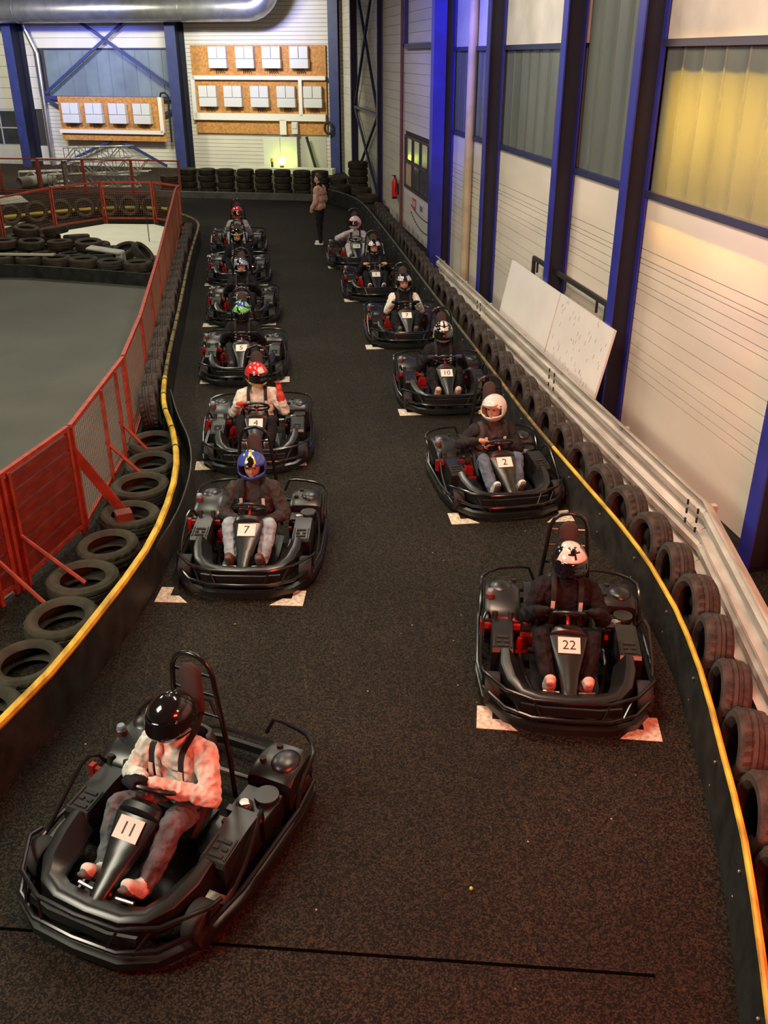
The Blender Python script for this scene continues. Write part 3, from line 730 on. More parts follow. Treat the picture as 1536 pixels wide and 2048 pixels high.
m = MB(); m.tube([(-2.15, 25.4, 0), (-2.15, 25.4, 1.15)], .012, 6); m.box((-2.15, 25.4, 1.17), (.1, .06, .04)); tag(m.obj('thin_marker_rod', BLACKM), 'thin dark rod standing on the white ground sheet', 'rod')
# tyres with yellow kerb seen through the curved fence
for i, (x, y) in enumerate([(-6.9, 28.2), (-6.25, 28.7), (-5.6, 29.15), (-4.95, 29.5), (-4.3, 29.75), (-3.65, 29.95), (-3.0, 29.95), (-2.35, 29.7)]):
    tyre(TF[i % 3], (x, y, .31), (R(90), 0, R(28 - i * 7)), 'old tyre standing upright behind the curved red mesh fence', 'tyres behind the curved fence')
e, P = belt([(-7.4, 28.4), (-6.1, 29.3), (-4.6, 30.15), (-3.1, 30.35), (-1.9, 29.9)], .55, .04, 'dark belt with a yellow stripe behind the fenced tyres', name='kerb_belt')
m = MB(); m.tube([p - P[0] + Vector((.03, -.05, .20)) for p in P], .055, 8); m.obj('yellow_stripe', M('yellow_dull', (.45, .34, .05), .6), e)

# trusses piled by the end wall
def truss(L, s, loc, rot, label):
    e = empty('lighting_truss', loc, label=label, cat='truss', group='trusses piled before the end wall'); e.rotation_euler = rot
    for y in (-s / 2, s / 2):
        for z in (0, s):
            m = MB(); m.tube([(-L / 2, y, z), (L / 2, y, z)], .025, 6); m.obj('chord', ALU, e)
    n = int(L / s); m = MB()
    for k in range(n):
        x0, x1 = -L / 2 + L * k / n, -L / 2 + L * (k + 1) / n; f = k % 2
        for y in (-s / 2, s / 2): m.tube([(x0, y, s * f), (x1, y, s * (1 - f))], .016, 5); m.tube([(x0, y, 0), (x0, y, s)], .014, 5)
        for z in (0, s): m.tube([(x0, -s / 2 + s * f, z), (x1, s / 2 - s * f, z)], .016, 5)
    m.obj('lattice', ALU, e); return e
truss(3.4, .42, (-4.9, 37.3, .03), (0, 0, R(-14)), 'grey lattice truss lying lowest in the pile')
truss(3.0, .42, (-4.3, 37.2, .52), (R(0), R(-2), R(-10)), 'grey lattice truss lying in the middle of the pile')
truss(2.6, .38, (-4.6, 37.3, 1.03), (0, R(-2), R(-18)), 'grey lattice truss lying on top of the pile')
truss(1.8, .40, (-7.0, 39.0, .03), (0, 0, R(10)), 'short grey lattice truss leaning askew beside the pile')
m = MB(); m.lathe([(.16, 0), (.20, 0), (.20, 1.6), (.16, 1.6)], 18, axis='y', close=True); tag(m.obj('grey_pipe', M('pipe_grey', (.25, .25, .22), .6), None, (-7.6, 37.2, .21), (0, 0, R(-40))), 'short open grey pipe lying by the far fence', 'pipe')
e = empty('work_table', (-6.35, 37.0, 0), R(-15), label='small grey table beside the truss pile', cat='table')
m = MB(); m.box((0, 0, 1.02), (1.2, .5, .06)); m.obj('table_top', INV, e)
for x in (-.5, .5):
    m = MB(); m.box((x, 0, .5), (.06, .3, 1.0)); m.obj('leg', GREY_PIPE, e)

# ---------------------------------------------------------------- far tyre stacks
belt([(-2.4, 34.3), (-1.5, 33.95), (.72, 33.2), (2.6, 32.55), (3.3, 32.0)], .20, .25, 'grey rubber kerb in front of the stacked tyres', name='kerb_belt', mat=M('kerb_grey', (.085, .085, .075), .7, var=.35, vs=3))
rank = ['bottom', 'second', 'third', 'top']
for i, (x, y, n) in enumerate([(-2.05, 35.0, 3), (-1.36, 35.05, 4), (-.70, 34.85, 4), (-.04, 34.6, 4), (.62, 34.4, 4), (1.27, 34.15, 4), (1.92, 33.95, 4), (2.57, 33.7, 4), (3.2, 33.5, 4), (3.80, 33.32, 3)]):
    for k in range(n):
        tyre(TS[(i + k) % 2], (x + random.uniform(-.025, .025), y + random.uniform(-.025, .025), .105 + k * .212), (0, 0, random.random() * 6), '%s dark tyre of a stack in the wall of tyre stacks' % rank[k if k < n - 1 else 3], 'tyres of the far stacks, %s ones' % rank[k if k < n - 1 else 3])
for k in range(5):
    s = 1.12
    o = tyre(TS[k % 2], (4.47 + random.uniform(-.02, .02), 33.15, .118 + k * .232), (0, 0, k), 'wide dark tyre in the tallest stack by the hall corner', 'tyres of the tallest stack'); o.scale = (s, s, s)
for i, (x, y, n) in enumerate([(4.38, 31.7, 2), (4.34, 30.0, 2), (4.5, 29.2, 1), (3.75, 32.55, 2)]):
    for k in range(n):
        o = tyre(TS[(k + i) % 2], (x, y, .12 + k * .24), (R(random.uniform(-1, 1)), 0, k + i), 'large dark tyre lying flat by the wall near the slim blue column', 'large tyres lying by the wall'); o.scale = (1.15,) * 3

# ---------------------------------------------------------------- kart (nose towards -y, origin on the floor at its middle)
def mir(pts): return [(-x, y, z) for x, y, z in pts]
def build_kart():
    K = empty('go_kart')
    def part(m, name, mat, bevel=0, parent=K): return m.obj(name, mat, parent, bevel=bevel)
    # floor tray and chassis rails
    m = MB(); m.box((0, -.30, .06), (.52, 1.0, .02)); part(m, 'floor_tray', BLK)
    for s in (-1, 1):
        m = MB(); m.tube(smooth_path([(s * .22, -.80, .09), (s * .26, -.5, .09), (s * .34, -.1, .09), (s * .34, .6, .10)], .15), .018, 8); part(m, 'chassis_rail', BLKT)
    # perimeter protection: low band and two tubes
    half = [(0, -.95), (.28, -.935), (.47, -.84), (.625, -.62), (.675, -.30), (.675, .35), (.64, .62), (.52, .78), (.2, .84)]
    loopP = half + [(-x, y) for x, y in reversed(half[1:])]
    pts = [Vector((x, y, 0)) for x, y in loopP]
    k = len(pts); rings = []
    for i in range(k):
        d = (pts[(i + 1) % k] - pts[i - 1]).normalized(); nrm = Vector((d.y, -d.x, 0)); p = pts[i]
        rings.append([p + nrm * .012 + Vector((0, 0, .045)), p + nrm * .010 + Vector((0, 0, .095)), p - nrm * .03 + Vector((0, 0, .105)), p - nrm * .03 + Vector((0, 0, .045))])
    m = MB(); m.loft(rings, True, False, True); part(m, 'bumper_band', BLK)
    m = MB(); m.tube([(x * .995, y * .995, .165) for x, y in loopP], .016, 8, True); part(m, 'bumper_tube', BLKT)
    # front upper bumper with struts
    up = [(.635, -.46, .24), (.63, -.56, .275), (.47, -.79, .29), (.27, -.885, .285), (0, -.90, .285)]
    m = MB(); m.tube(up + mir(up[:-1])[::-1], .014, 8); part(m, 'front_bumper', BLKT)
    for s in (-1, 1):
        for a, b in (((.27, -.885, .285), (.21, -.94, .15)), ((.44, -.80, .29), (.36, -.90, .15)), ((.63, -.56, .275), (.635, -.60, .15))):
            m = MB(); m.tube([(s * a[0], a[1], a[2]), (s * b[0], b[1], b[2])], .009, 6); part(m, 'bumper_strut', BLKT)
    m = MB(); m.loft([[(x, y, z), (x, y + .02, z), (x, y + .02, z - .07), (x, y, z - .07)] for x, y, z in [(-.36, -.86, .23), (-.2, -.90, .235), (.2, -.90, .235), (.36, -.86, .23)]]); part(m, 'nose_plate', BLK)
    # front cowl: two wings round the feet
    for s in (-1, 1):
        path = [(0, -.835, .255, .11, .0), (.22, -.825, .26, .115, .0), (.36, -.77, .268, .13, .02), (.455, -.64, .285, .16, .05), (.50, -.47, .31, .17, .08), (.50, -.33, .335, .14, .09)]
        rings = []
        for i, (x, y, z, wd, dr) in enumerate(path):
            a = path[max(i - 1, 0)]; b = path[min(i + 1, len(path) - 1)]
            d = Vector((b[0] - a[0], b[1] - a[1], 0)).normalized(); inn = Vector((-d.y, d.x, 0))
            p = Vector((x, y, z)); q = p + inn * wd
            rings.append([Vector((s * v.x, v.y, v.z)) for v in (p - inn * .012 + Vector((0, 0, -.14)), p + Vector((0, 0, -.015)), p + inn * .02, p + inn * wd * .42 + Vector((0, 0, .004)), q + Vector((0, 0, -.02 - dr)), q + Vector((0, 0, -.05 - dr)), p + inn * wd * .4 + Vector((0, 0, -.14)))])
        m = MB(); m.loft(rings); part(m, 'front_cowl', BLK)
    # front panel
    prof = [(-.80, .19, .038), (-.775, .222, .05), (-.70, .262, .055), (-.60, .315, .066), (-.50, .375, .092), (-.40, .440, .122), (-.33, .482, .140)]
    rings = []
    for y, z, wd in prof:
        rings.append([(-wd, y + .012, z - .06), (-wd, y, z - .012), (-wd * .82, y - .004, z), (0, y - .010, z + .008), (wd * .82, y - .004, z), (wd, y, z - .012), (wd, y + .012, z - .06)])
    m = MB(); m.loft(rings); part(m, 'front_panel', BLK)
    rings = []
    for y, z, sc in ((-.33, .482, 1), (-.315, .515, 1.0), (-.28, .535, .93), (-.24, .53, .78), (-.215, .505, .6)):
        rings.append([(.142 * sc * math.cos(a), y, z - .05 + .055 * sc * math.sin(a) * 1.0) for a in np.linspace(math.pi, 0, 10)] + [(.142 * sc, y + .01, z - .09), (-.142 * sc, y + .01, z - .09)])
    m = MB(); m.loft(rings); part(m, 'panel_cap', BLK)
    m = MB(); m.ball((0, -.785, .222), (.012, .012, .01), 8, 5); part(m, 'panel_screw', SILV)
    # steering
    m = MB(); m.tube([(0, -.34, .40), (0, -.17, .55)], .014, 8); part(m, 'steering_column', KRED)
    wn = Vector((0, .62, .78)).normalized(); wu = Vector((0, .78, -.62)); wc = Vector((0, -.17, .565))
    m = MB(); ring = []
    for a in np.linspace(0, 2 * math.pi, 32, False):
        rr = .142 if math.sin(a) > -.7 else .125
        ring.append(wc + Vector((1, 0, 0)) * (math.cos(a) * rr * 1.04) - wu * (math.sin(a) * rr))
    m.tube(ring, .0155, 8, True)
    for a in (.2, math.pi - .2, -math.pi / 2): m.tube([wc, wc + Vector((1, 0, 0)) * (math.cos(a) * .13) - wu * (math.sin(a) * .13)], .012, 6)
    m.tube([wc - wn * .01, wc + wn * .012], .035, 12); wheel = part(m, 'steering_wheel', BLK)
    m = MB(); m.tube([wc + wn * .013, wc + wn * .017], .016, 10); m.obj('hub_cap', SILV, wheel)
    # pedals
    for s in (-1, 1):
        m = MB(); m.tube([(s * .19, -.66, .20), (s * .07, -.67, .20)], .012, 8); m.tube([(s * .13, -.66, .20), (s * .13, -.62, .07)], .009, 6); part(m, 'pedal', SILV)
    # seat shell
    rings = []
    for z, bx, by0, by1 in ((.09, .17, -.08, .18), (.16, .20, -.10, .23), (.26, .215, -.02, .255), (.40, .215, .10, .28), (.52, .205, .15, .30), (.62, .17, .20, .315), (.66, .12, .25, .32)):
        o, i_ = [], []
        for t in np.linspace(0, 1, 11):
            a = math.pi * t; x = bx * math.cos(a); y = by0 + (by1 - by0) * math.sin(a) ** .6
            o.append((x * 1.05, y + .012, z)); i_.append((x * .93, y - .012, z + .004))
        rings.append(o + i_[::-1])
    m = MB(); m.loft(rings); m.box((0, .06, .09), (.34, .3, .03)); part(m, 'seat', SEATM)
    # headrest hoop
    hoop = [(.215, .34, .12), (.205, .335, .45), (.165, .325, .85), (.145, .32, 1.06)]
    arc = [(.135 * math.cos(a), .32, 1.08 + .11 * math.sin(a)) for a in np.linspace(.15, math.pi - .15, 9)]
    m = MB(); m.tube(hoop + arc + mir(hoop)[::-1], .0165, 10); part(m, 'roll_hoop', BLKT)
    m = MB()
    for z, x in ((.74, .17), (.90, .155), (1.04, .145)): m.tube([(-x, .335, z), (x, .335, z)], .010, 6)
    part(m, 'hoop_bar', BLKT)
    rings = []
    for y, g in ((.275, .82), (.285, 1.0), (.315, 1.0), (.325, .85)):
        rings.append([(.072 * g * math.cos(a), y, .93 + (.125 if math.sin(a) > 0 else -.125) + .072 * g * math.sin(a)) for a in np.linspace(0, 2 * math.pi, 24, False)])
    m = MB(); m.loft(rings); part(m, 'headrest_pad', PADM)
    # wheels
    for s in (-1, 1):
        for y, r_, wd in ((-.56, .125, .12), (.50, .135, .19)):
            x = s * (.56 if y < 0 else .545)
            m = MB(); h = wd / 2
            m.lathe([(r_ * .56, -h * .9), (r_ * .75, -h), (r_ * .93, -h * .95), (r_, -h * .7), (r_, h * .7), (r_ * .93, h * .95), (r_ * .75, h), (r_ * .56, h * .9)], 28, (x, y, r_), 'x'); wt = part(m, 'wheel', BLACKM)
            m = MB(); m.lathe([(r_ * .57, -h * .85), (r_ * .50, -h * .6), (r_ * .2, -h * .62), (.02, -h * .8), (.02, h * .8), (r_ * .2, h * .62), (r_ * .50, h * .6), (r_ * .57, h * .85)], 20, (x, y, r_), 'x'); m.obj('rim', RIM, wt)
    m = MB(); m.tube([(-.5, .50, .135), (.5, .50, .135)], .018, 8); part(m, 'rear_axle', SILV)
    # side boxes with slotted lids
    for s in (-1, 1):
        m = MB()
        m.loft([[(s * .40, y, .09), (s * .57, y, .09), (s * .575, y, zt - .02), (s * .565, y, zt), (s * .405, y, zt), (s * .395, y, zt - .02)] if s > 0 else [(s * .395, y, zt - .02), (s * .405, y, zt), (s * .565, y, zt), (s * .575, y, zt - .02), (s * .57, y, .09), (s * .40, y, .09)] for y, zt in ((-.33, .29), (-.31, .315), (-.05, .345), (.06, .345))])
        bx = part(m, 'side_box', BLK)
        m = MB()
        for y, x, l in ((-.275, .485, .09), (-.225, .455, .035), (-.225, .515, .035), (-.175, .485, .09)): m.box((s * x, y, .316 + (y + .31) * .115 + .003), (l, .022, .008), (R(6.6), 0, 0))
        m.box((s * .55, -.22, .327), (.012, .15, .010), (R(6.6), 0, 0)); m.box((s * .42, -.22, .327), (.012, .15, .010), (R(6.6), 0, 0)); m.obj('lid_slots', BLACKM, bx)
        # side guard rod
        m = MB(); m.tube(smooth_path([(s * .645, -.42, .17), (s * .655, -.25, .27), (s * .64, -.06, .41), (s * .62, .0, .435), (s * .60, .05, .41), (s * .57, .10, .28)], .06), .0125, 8); part(m, 'side_guard', BLKT)
        m = MB(); m.tube(smooth_path([(s * .66, .36, .17), (s * .655, .48, .34), (s * .65, .62, .40), (s * .52, .755, .41), (s * .25, .80, .41), (s * .20, .78, .30)], .07), .014, 8); part(m, 'rear_guard', BLKT)
    # cowl over the fuel tank (driver's right)
    def shell(x0, x1, yz, name, drop=.16, edge=.05):
        rings = []
        for y, z, sx in yz:
            xc = (x0 + x1) / 2; hw = (x1 - x0) / 2 * sx; r = []
            r.append((xc - hw, y, z - drop))
            for t in np.linspace(0, 1, 9):
                a = math.pi * (1 - t); r.append((xc + hw * math.copysign(abs(math.cos(a)) ** .55, math.cos(a)), y, z - edge + edge * math.sin(a) ** .6))
            r.append((xc + hw, y, z - drop)); rings.append(r)
        m = MB(); m.loft(rings); return part(m, name, BLK)
    c = shell(-.63, -.335, [(.055, .27, .9), (.06, .325, .95), (.085, .36, 1), (.16, .40, 1), (.30, .435, 1), (.40, .435, 1), (.52, .41, .97), (.63, .37, .93), (.655, .33, .9)], 'tank_cowl')
    m = MB()
    for x in (-.545, -.42): m = MB(); m.tube([(x, .082, .335), (x, .100, .388)], .023, 12); m.obj('cowl_hole', BLACKM, c)
    for x, y in ((-.42, .55), (-.38, .60)): m = MB(); m.tube([(x, y, .38), (x, y, .404)], .018, 10); m.obj('cowl_hole', BLACKM, c)
    m = MB(); m.ball((-.50, .43, .415), (.10, .11, .045), 16, 10); m.obj('cowl_bulge', BLK, c)
    m = MB(); m.lathe([(.034, 0), (.036, .05), (.030, .055)], 14, (-.585, .27, .405)); cap = m.obj('filler_neck', M('neck_brown', (.16, .05, .04), .4), c)
    m = MB(); m.lathe([(.0, .085), (.022, .085), (.03, .075), (.03, .055)], 14, (-.585, .27, .405), caps=False); m.obj('filler_cap', M('cap_blue_grey', (.28, .33, .42), .3, .3), c)
    m = MB(); m.loft([[(x - .03, y, z), (x + .03, y, z), (x + .03, y, z - .02), (x - .03, y, z - .02)] for x, y, z in ((-.285, .03, .25), (-.285, .045, .33), (-.285, .12, .40), (-.285, .25, .44), (-.28, .40, .46), (-.28, .50, .44))]); part(m, 'cowl_strap', BLK)
    m = MB(); m.box((-.49, .03, .295), (.30, .03, .045)); m.box((-.645, .03, .27), (.035, .04, .13)); m.box((-.29, .0, .20), (.10, .06, .10)); m.lathe([(.03, -.04), (.035, 0), (.02, .05)], 10, (-.34, -.04, .19)); m.box((-.29, -.07, .13), (.16, .02, .02)); part(m, 'tank_bracket', KRED)
    # engine side
    c = shell(.30, .62, [(.36, .28, .95), (.37, .33, 1), (.42, .365, 1), (.55, .385, .98), (.66, .37, .9), (.69, .33, .85)], 'engine_cowl')
    m = MB(); m.ball((.50, .52, .365), (.095, .11, .04), 16, 10); m.obj('cowl_bulge', BLK, c)
    m = MB()
    for x, y in ((.36, .47), (.40, .62)): m = MB(); m.tube([(x, y, .37), (x, y, .392)], .022, 10); m.obj('cowl_hole', BLACKM, c)
    m = MB(); m.box((.45, .22, .18), (.26, .24, .18)); m.lathe([(.075, .26), (.08, .29), (.07, .31)], 20, (.50, .27, 0)); en = part(m, 'engine', BLK, .008)
    m = MB(); m.lathe([(.045, .26), (.055, .275), (.055, .305), (.045, .315)], 18, (.42, .14, 0)); m.obj('air_filter', BLACKM, en)
    m = MB(); m.lathe([(.0, .335), (.03, .332), (.038, .315)], 14, (.42, .14, 0), caps=False); m.box((.44, .12, .333), (.05, .012, .012), (0, 0, .6)); m.obj('filter_nut', SILV, en)
    m = MB(); m.box((.45, .065, .325), (.20, .045, .02)); m.box((.35, .09, .27), (.03, .03, .08)); part(m, 'engine_bracket', BLK)
    m = MB(); m.box((.565, .07, .30), (.02, .05, .03)); part(m, 'red_fitting', KRED)
    m = MB(); m.box((.345, .03, .24), (.03, .03, .03)); part(m, 'red_fitting', KRED)
    # wheel cover plates in front of rear wheels
    # harness
    for s in (-1, 1):
        pts = smooth_path([(s * .06, .29, .80), (s * .085, .20, .755), (s * .10, .10, .735), (s * .105, .005, .70), (s * .105, -.025, .60), (s * .105, -.03, .45), (s * .13, -.04, .32)], .05)
        m = MB(); m.loft([[p + Vector((dx, dz * .0, 0)) + Vector((0, -dd * .5, dd)) for dx, dd in ((-.02, 0), (.02, 0), (.02, .004), (-.02, .004))] + [] for p, dz in ((p, 0) for p in pts)]); st = part(m, 'harness_strap', STRAP)
        m = MB(); m.box((s * .107, -.042, .535), (.030, .008, .12), (R(-4), 0, 0)); m.obj('strap_pad', PADL, st)
    m = MB(); m.box((-.10, .255, .79), (.045, .012, .045)); part(m, 'strap_tag', TAGY)
    m = MB(); m.tube(smooth_path([(-.21, .05, .28), (-.15, -.055, .33), (0, -.075, .335), (.15, -.055, .33), (.21, .05, .28)], .05), .022, 6, sy=.3, sx=1.0); part(m, 'lap_belt', STRAP)
    # number plate
    n = Vector((0, -.535, .845)).normalized(); ang = math.atan2(.535, .845)
    m = MB(); m.box((0, 0, 0), (.165, .130, .004)); p = part(m, 'number_plate', WHITE); p.location = (0, -.412, .449); p.rotation_euler = (R(32.5), 0, 0)
    return K
KART = build_kart()
KART_USED = [False]
def place_kart(x, y, rz, num, label):
    k = KART if not KART_USED[0] else copy_tree(KART); KART_USED[0] = True
    k.location = (x, y, 0); k.rotation_euler = (0, 0, R(rz)); tag(k, label, 'go-kart', 'karts waiting on the grid')
    pl = [c for c in k.children if c.name.startswith('number_plate')][0]
    if num: NUMS.append((num, pl))
    return k
NUMS = []

# ---------------------------------------------------------------- people
def capsule(m, p0, r0, p1, r1, n=12, ax=None, flat=1.0):
    p0, p1 = Vector(p0), Vector(p1); d = p1 - p0; L = d.length
    t = d.normalized() if L > 1e-6 else Vector((0, 0, 1))
    u = Vector(ax) if ax else (Vector((0, 0, 1)) if abs(t.z) < .9 else Vector((1, 0, 0)))
    u = (u - t * u.dot(t)).normalized(); v = t.cross(u); rings = []
    for k in range(1, 5):
        a = math.pi / 2 * (1 - k / 4); rings.append((p0 - t * (r0 * math.sin(a)), max(r0 * math.cos(a), r0 * .05)))
    rings.insert(0, (p0 - t * r0, r0 * .05))
    for k in range(5):
        a = math.pi / 2 * k / 4; rings.append((p1 + t * (r1 * math.sin(a)), max(r1 * math.cos(a), r1 * .05)))
    m.loft([[c + u * (math.cos(2 * math.pi * j / n) * r) + v * (math.sin(2 * math.pi * j / n) * r * flat) for j in range(n)] for c, r in rings])
from mathutils import noise
folds = {'top': .012, 'sleeve': .012, 'legs': .010, 'collar': .004, 'cuff': .006}
class Body:
    def __init__(s): s.m = MB(); s.seg = []
    def cap(s, p0, r0, p1, r1, tagname, ax=None, flat=1.0, n=12):
        capsule(s.m, p0, r0, p1, r1, n, ax, flat); s.seg.append((tuple(p0), r0, tuple(p1), r1, tagname))
    def hand(s, P, T, A, N, tagname, k=1.0, curl=True):
        """P: point held, T: direction across the knuckles, A: towards the wrist, N: back of the hand."""
        P, T, A, N = Vector(P), Vector(T).normalized(), Vector(A).normalized(), Vector(N).normalized()
        w = P + A * .085 + N * .02
        s.cap(w, .026, P + A * .035 + N * .024, .030, tagname, T, 1.0)
        s.cap(P + A * .045 + N * .024 - T * .022, .019, P + A * .045 + N * .024 + T * .022, .019, tagname)
        for i, l in zip((-1.5, -.5, .5, 1.5), (.85, 1.0, .97, .8)):
            b = P + T * (i * .0205) + A * .022 + N * .028
            if curl:
                q = [b, P + T * (i * .0205) - A * (.022 * l) + N * .024, P + T * (i * .02) - A * (.030 * l) - N * .008, P + T * (i * .019) - A * .004 - N * (.026 * l)]
            else:
                q = [b, b - A * (.036 * l) + N * .004, b - A * (.060 * l) - N * .008, b - A * (.076 * l) - N * .026]
            for a, c in zip(q[:-1], q[1:]): s.cap(a, .0092, c, .0085, tagname, n=8)
        th = [P + A * .065 + N * .01 + T * .024, P + A * .035 - N * .008 + T * .042, P + A * .004 - N * .018 + T * .036]
        for a, c in zip(th[:-1], th[1:]): s.cap(a, .0115, c, .0095, tagname, n=8)
        return w
    def build(s, name, mats, parent, voxel=.010, smooth=4):
        me = s.m.mesh(name + '_src', list(mats.values())[0])
        o = bpy.data.objects.new('src', me); COL.objects.link(o)
        r = o.modifiers.new('r', 'REMESH'); r.mode = 'VOXEL'; r.voxel_size = voxel; r.use_smooth_shade = True
        q = o.modifiers.new('s', 'SMOOTH'); q.factor = .5; q.iterations = smooth
        dg = bpy.context.evaluated_depsgraph_get(); out = bpy.data.meshes.new_from_object(o.evaluated_get(dg))
        bpy.data.objects.remove(o); bpy.data.meshes.remove(me)
        out.name = name; out.materials.clear(); keys = list(mats)
        for kx in keys: out.materials.append(mats[kx])
        keys_ = keys
        def nearest(c):
            best = np.full(len(c), 1e9); idx = np.zeros(len(c), int)
            for p0, r0, p1, r1, tg in s.seg:
                a, b = np.array(p0), np.array(p1); d = b - a; L = max(d @ d, 1e-9)
                t = np.clip(((c - a) @ d) / L, 0, 1); q_ = a + t[:, None] * d
                dist = np.linalg.norm(c - q_, axis=1) - (r0 + (r1 - r0) * t)
                u = dist < best; best[u] = dist[u]; idx[u] = keys.index(tg)
            return idx
        nv = len(out.vertices); co = np.empty(nv * 3); out.vertices.foreach_get('co', co); co = co.reshape(-1, 3)
        no = np.empty(nv * 3); out.vertex_normals.foreach_get('vector', no); no = no.reshape(-1, 3)
        vi = nearest(co); amp = np.array([folds.get(kx, 0.0) for kx in keys])[vi]
        off = random.random() * 50
        nz = np.array([noise.noise((p[0] * 13 + off, p[1] * 13, p[2] * 9 + p[0] * 6)) + .5 * noise.noise((p[0] * 26, p[1] * 26 + off, p[2] * 20)) for p in co])
        co = co + no * (amp * (.5 - 2.2 * np.abs(nz)))[:, None]
        out.vertices.foreach_set('co', co.ravel())
        n = len(out.polygons); c = np.empty(n * 3); out.polygons.foreach_get('center', c); c = c.reshape(-1, 3)
        out.polygons.foreach_set('material_index', nearest(c)); out.polygons.foreach_set('use_smooth', [True] * n)
        out.update(); ob = bpy.data.objects.new(name, out); COL.objects.link(ob); ob.parent = parent
        return ob

def helmet(parent, c, yaw, pitch, paint, cols, visor=True, peak=False, roll=0):
    """paint(az, el) -> colour index; az 0 at the face, el -pi/2..pi/2"""
    nu, nv = 40, 26
    def pt(az, el, g=1.0):
        x = math.cos(el) * math.sin(az); y = -math.cos(el) * math.cos(az); z = math.sin(el)
        f = max(0, -y)
        k = g * (1 + (.14 * f * max(0, min(1, (-z + .05) / .35)) if z < .05 else 0))
        px, py, pz = .142 * x, .160 * y, .155 * z
        if z < -.2: px *= 1 - .10 * (-z - .2) * (1 if y < 0 else .3)
        if z < 0: pz *= 1.0 + .05 * f
        return (px * k, py * k, pz * g)
    def opening(az, el): return abs(az) < 1.05 and -.30 + .10 * abs(az) < el < .36 - .05 * az * az
    grid = {}; m = MB(); m.v = []
    els = [-1.02 + (math.pi / 2 + 1.02) * i / nv for i in range(nv + 1)]; azs = [-math.pi + 2 * math.pi * j / nu for j in range(nu)]
    for i, el in enumerate(els):
        for jx, az in enumerate(azs): grid[i, jx] = len(m.v); m.v.append(pt(az, el))
    da = 2 * math.pi / nu; de = els[1] - els[0]
    for i in range(nv):
        for jx in range(nu):
            az = azs[jx] + da / 2; el = els[i] + de / 2
            if opening(az, el): continue
            f = (grid[i, jx], grid[i, (jx + 1) % nu], grid[i + 1, (jx + 1) % nu], grid[i + 1, jx])
            m.f.append(f); m.mi.append(paint(az, el))
    H = m.obj('helmet', cols, parent, c, sharp=80)
    H.rotation_mode = 'XYZ'; H.rotation_euler = (pitch, roll, yaw)
    so = H.modifiers.new('thick', 'SOLIDIFY'); so.thickness = .012; so.offset = -1
    if visor:
        m = MB(); rings = []
        for el in np.linspace(-.36, .40, 8): rings.append([Vector(pt(az, el, 1.025)) for az in np.linspace(-1.18, 1.18, 22)])
        m.loft(rings, False, False); V = m.obj('visor', VISOR, H, sharp=80)
        so = V.modifiers.new('thick', 'SOLIDIFY'); so.thickness = .004
    if peak:
        m = MB(); rings = []
        for t in np.linspace(0, 1, 5): rings.append([Vector(pt(az * (1 - .25 * t), .62 - .05 * t, 1.03)) + Vector((0, -.055 * t, .015 * t)) for az in np.linspace(-.75, .75, 12)])
        m.loft(rings, False, False); V = m.obj('peak', cols[0], H, sharp=80); so = V.modifiers.new('thick', 'SOLIDIFY'); so.thickness = .006
    return H
SIT = dict(hL=None, hR=None)
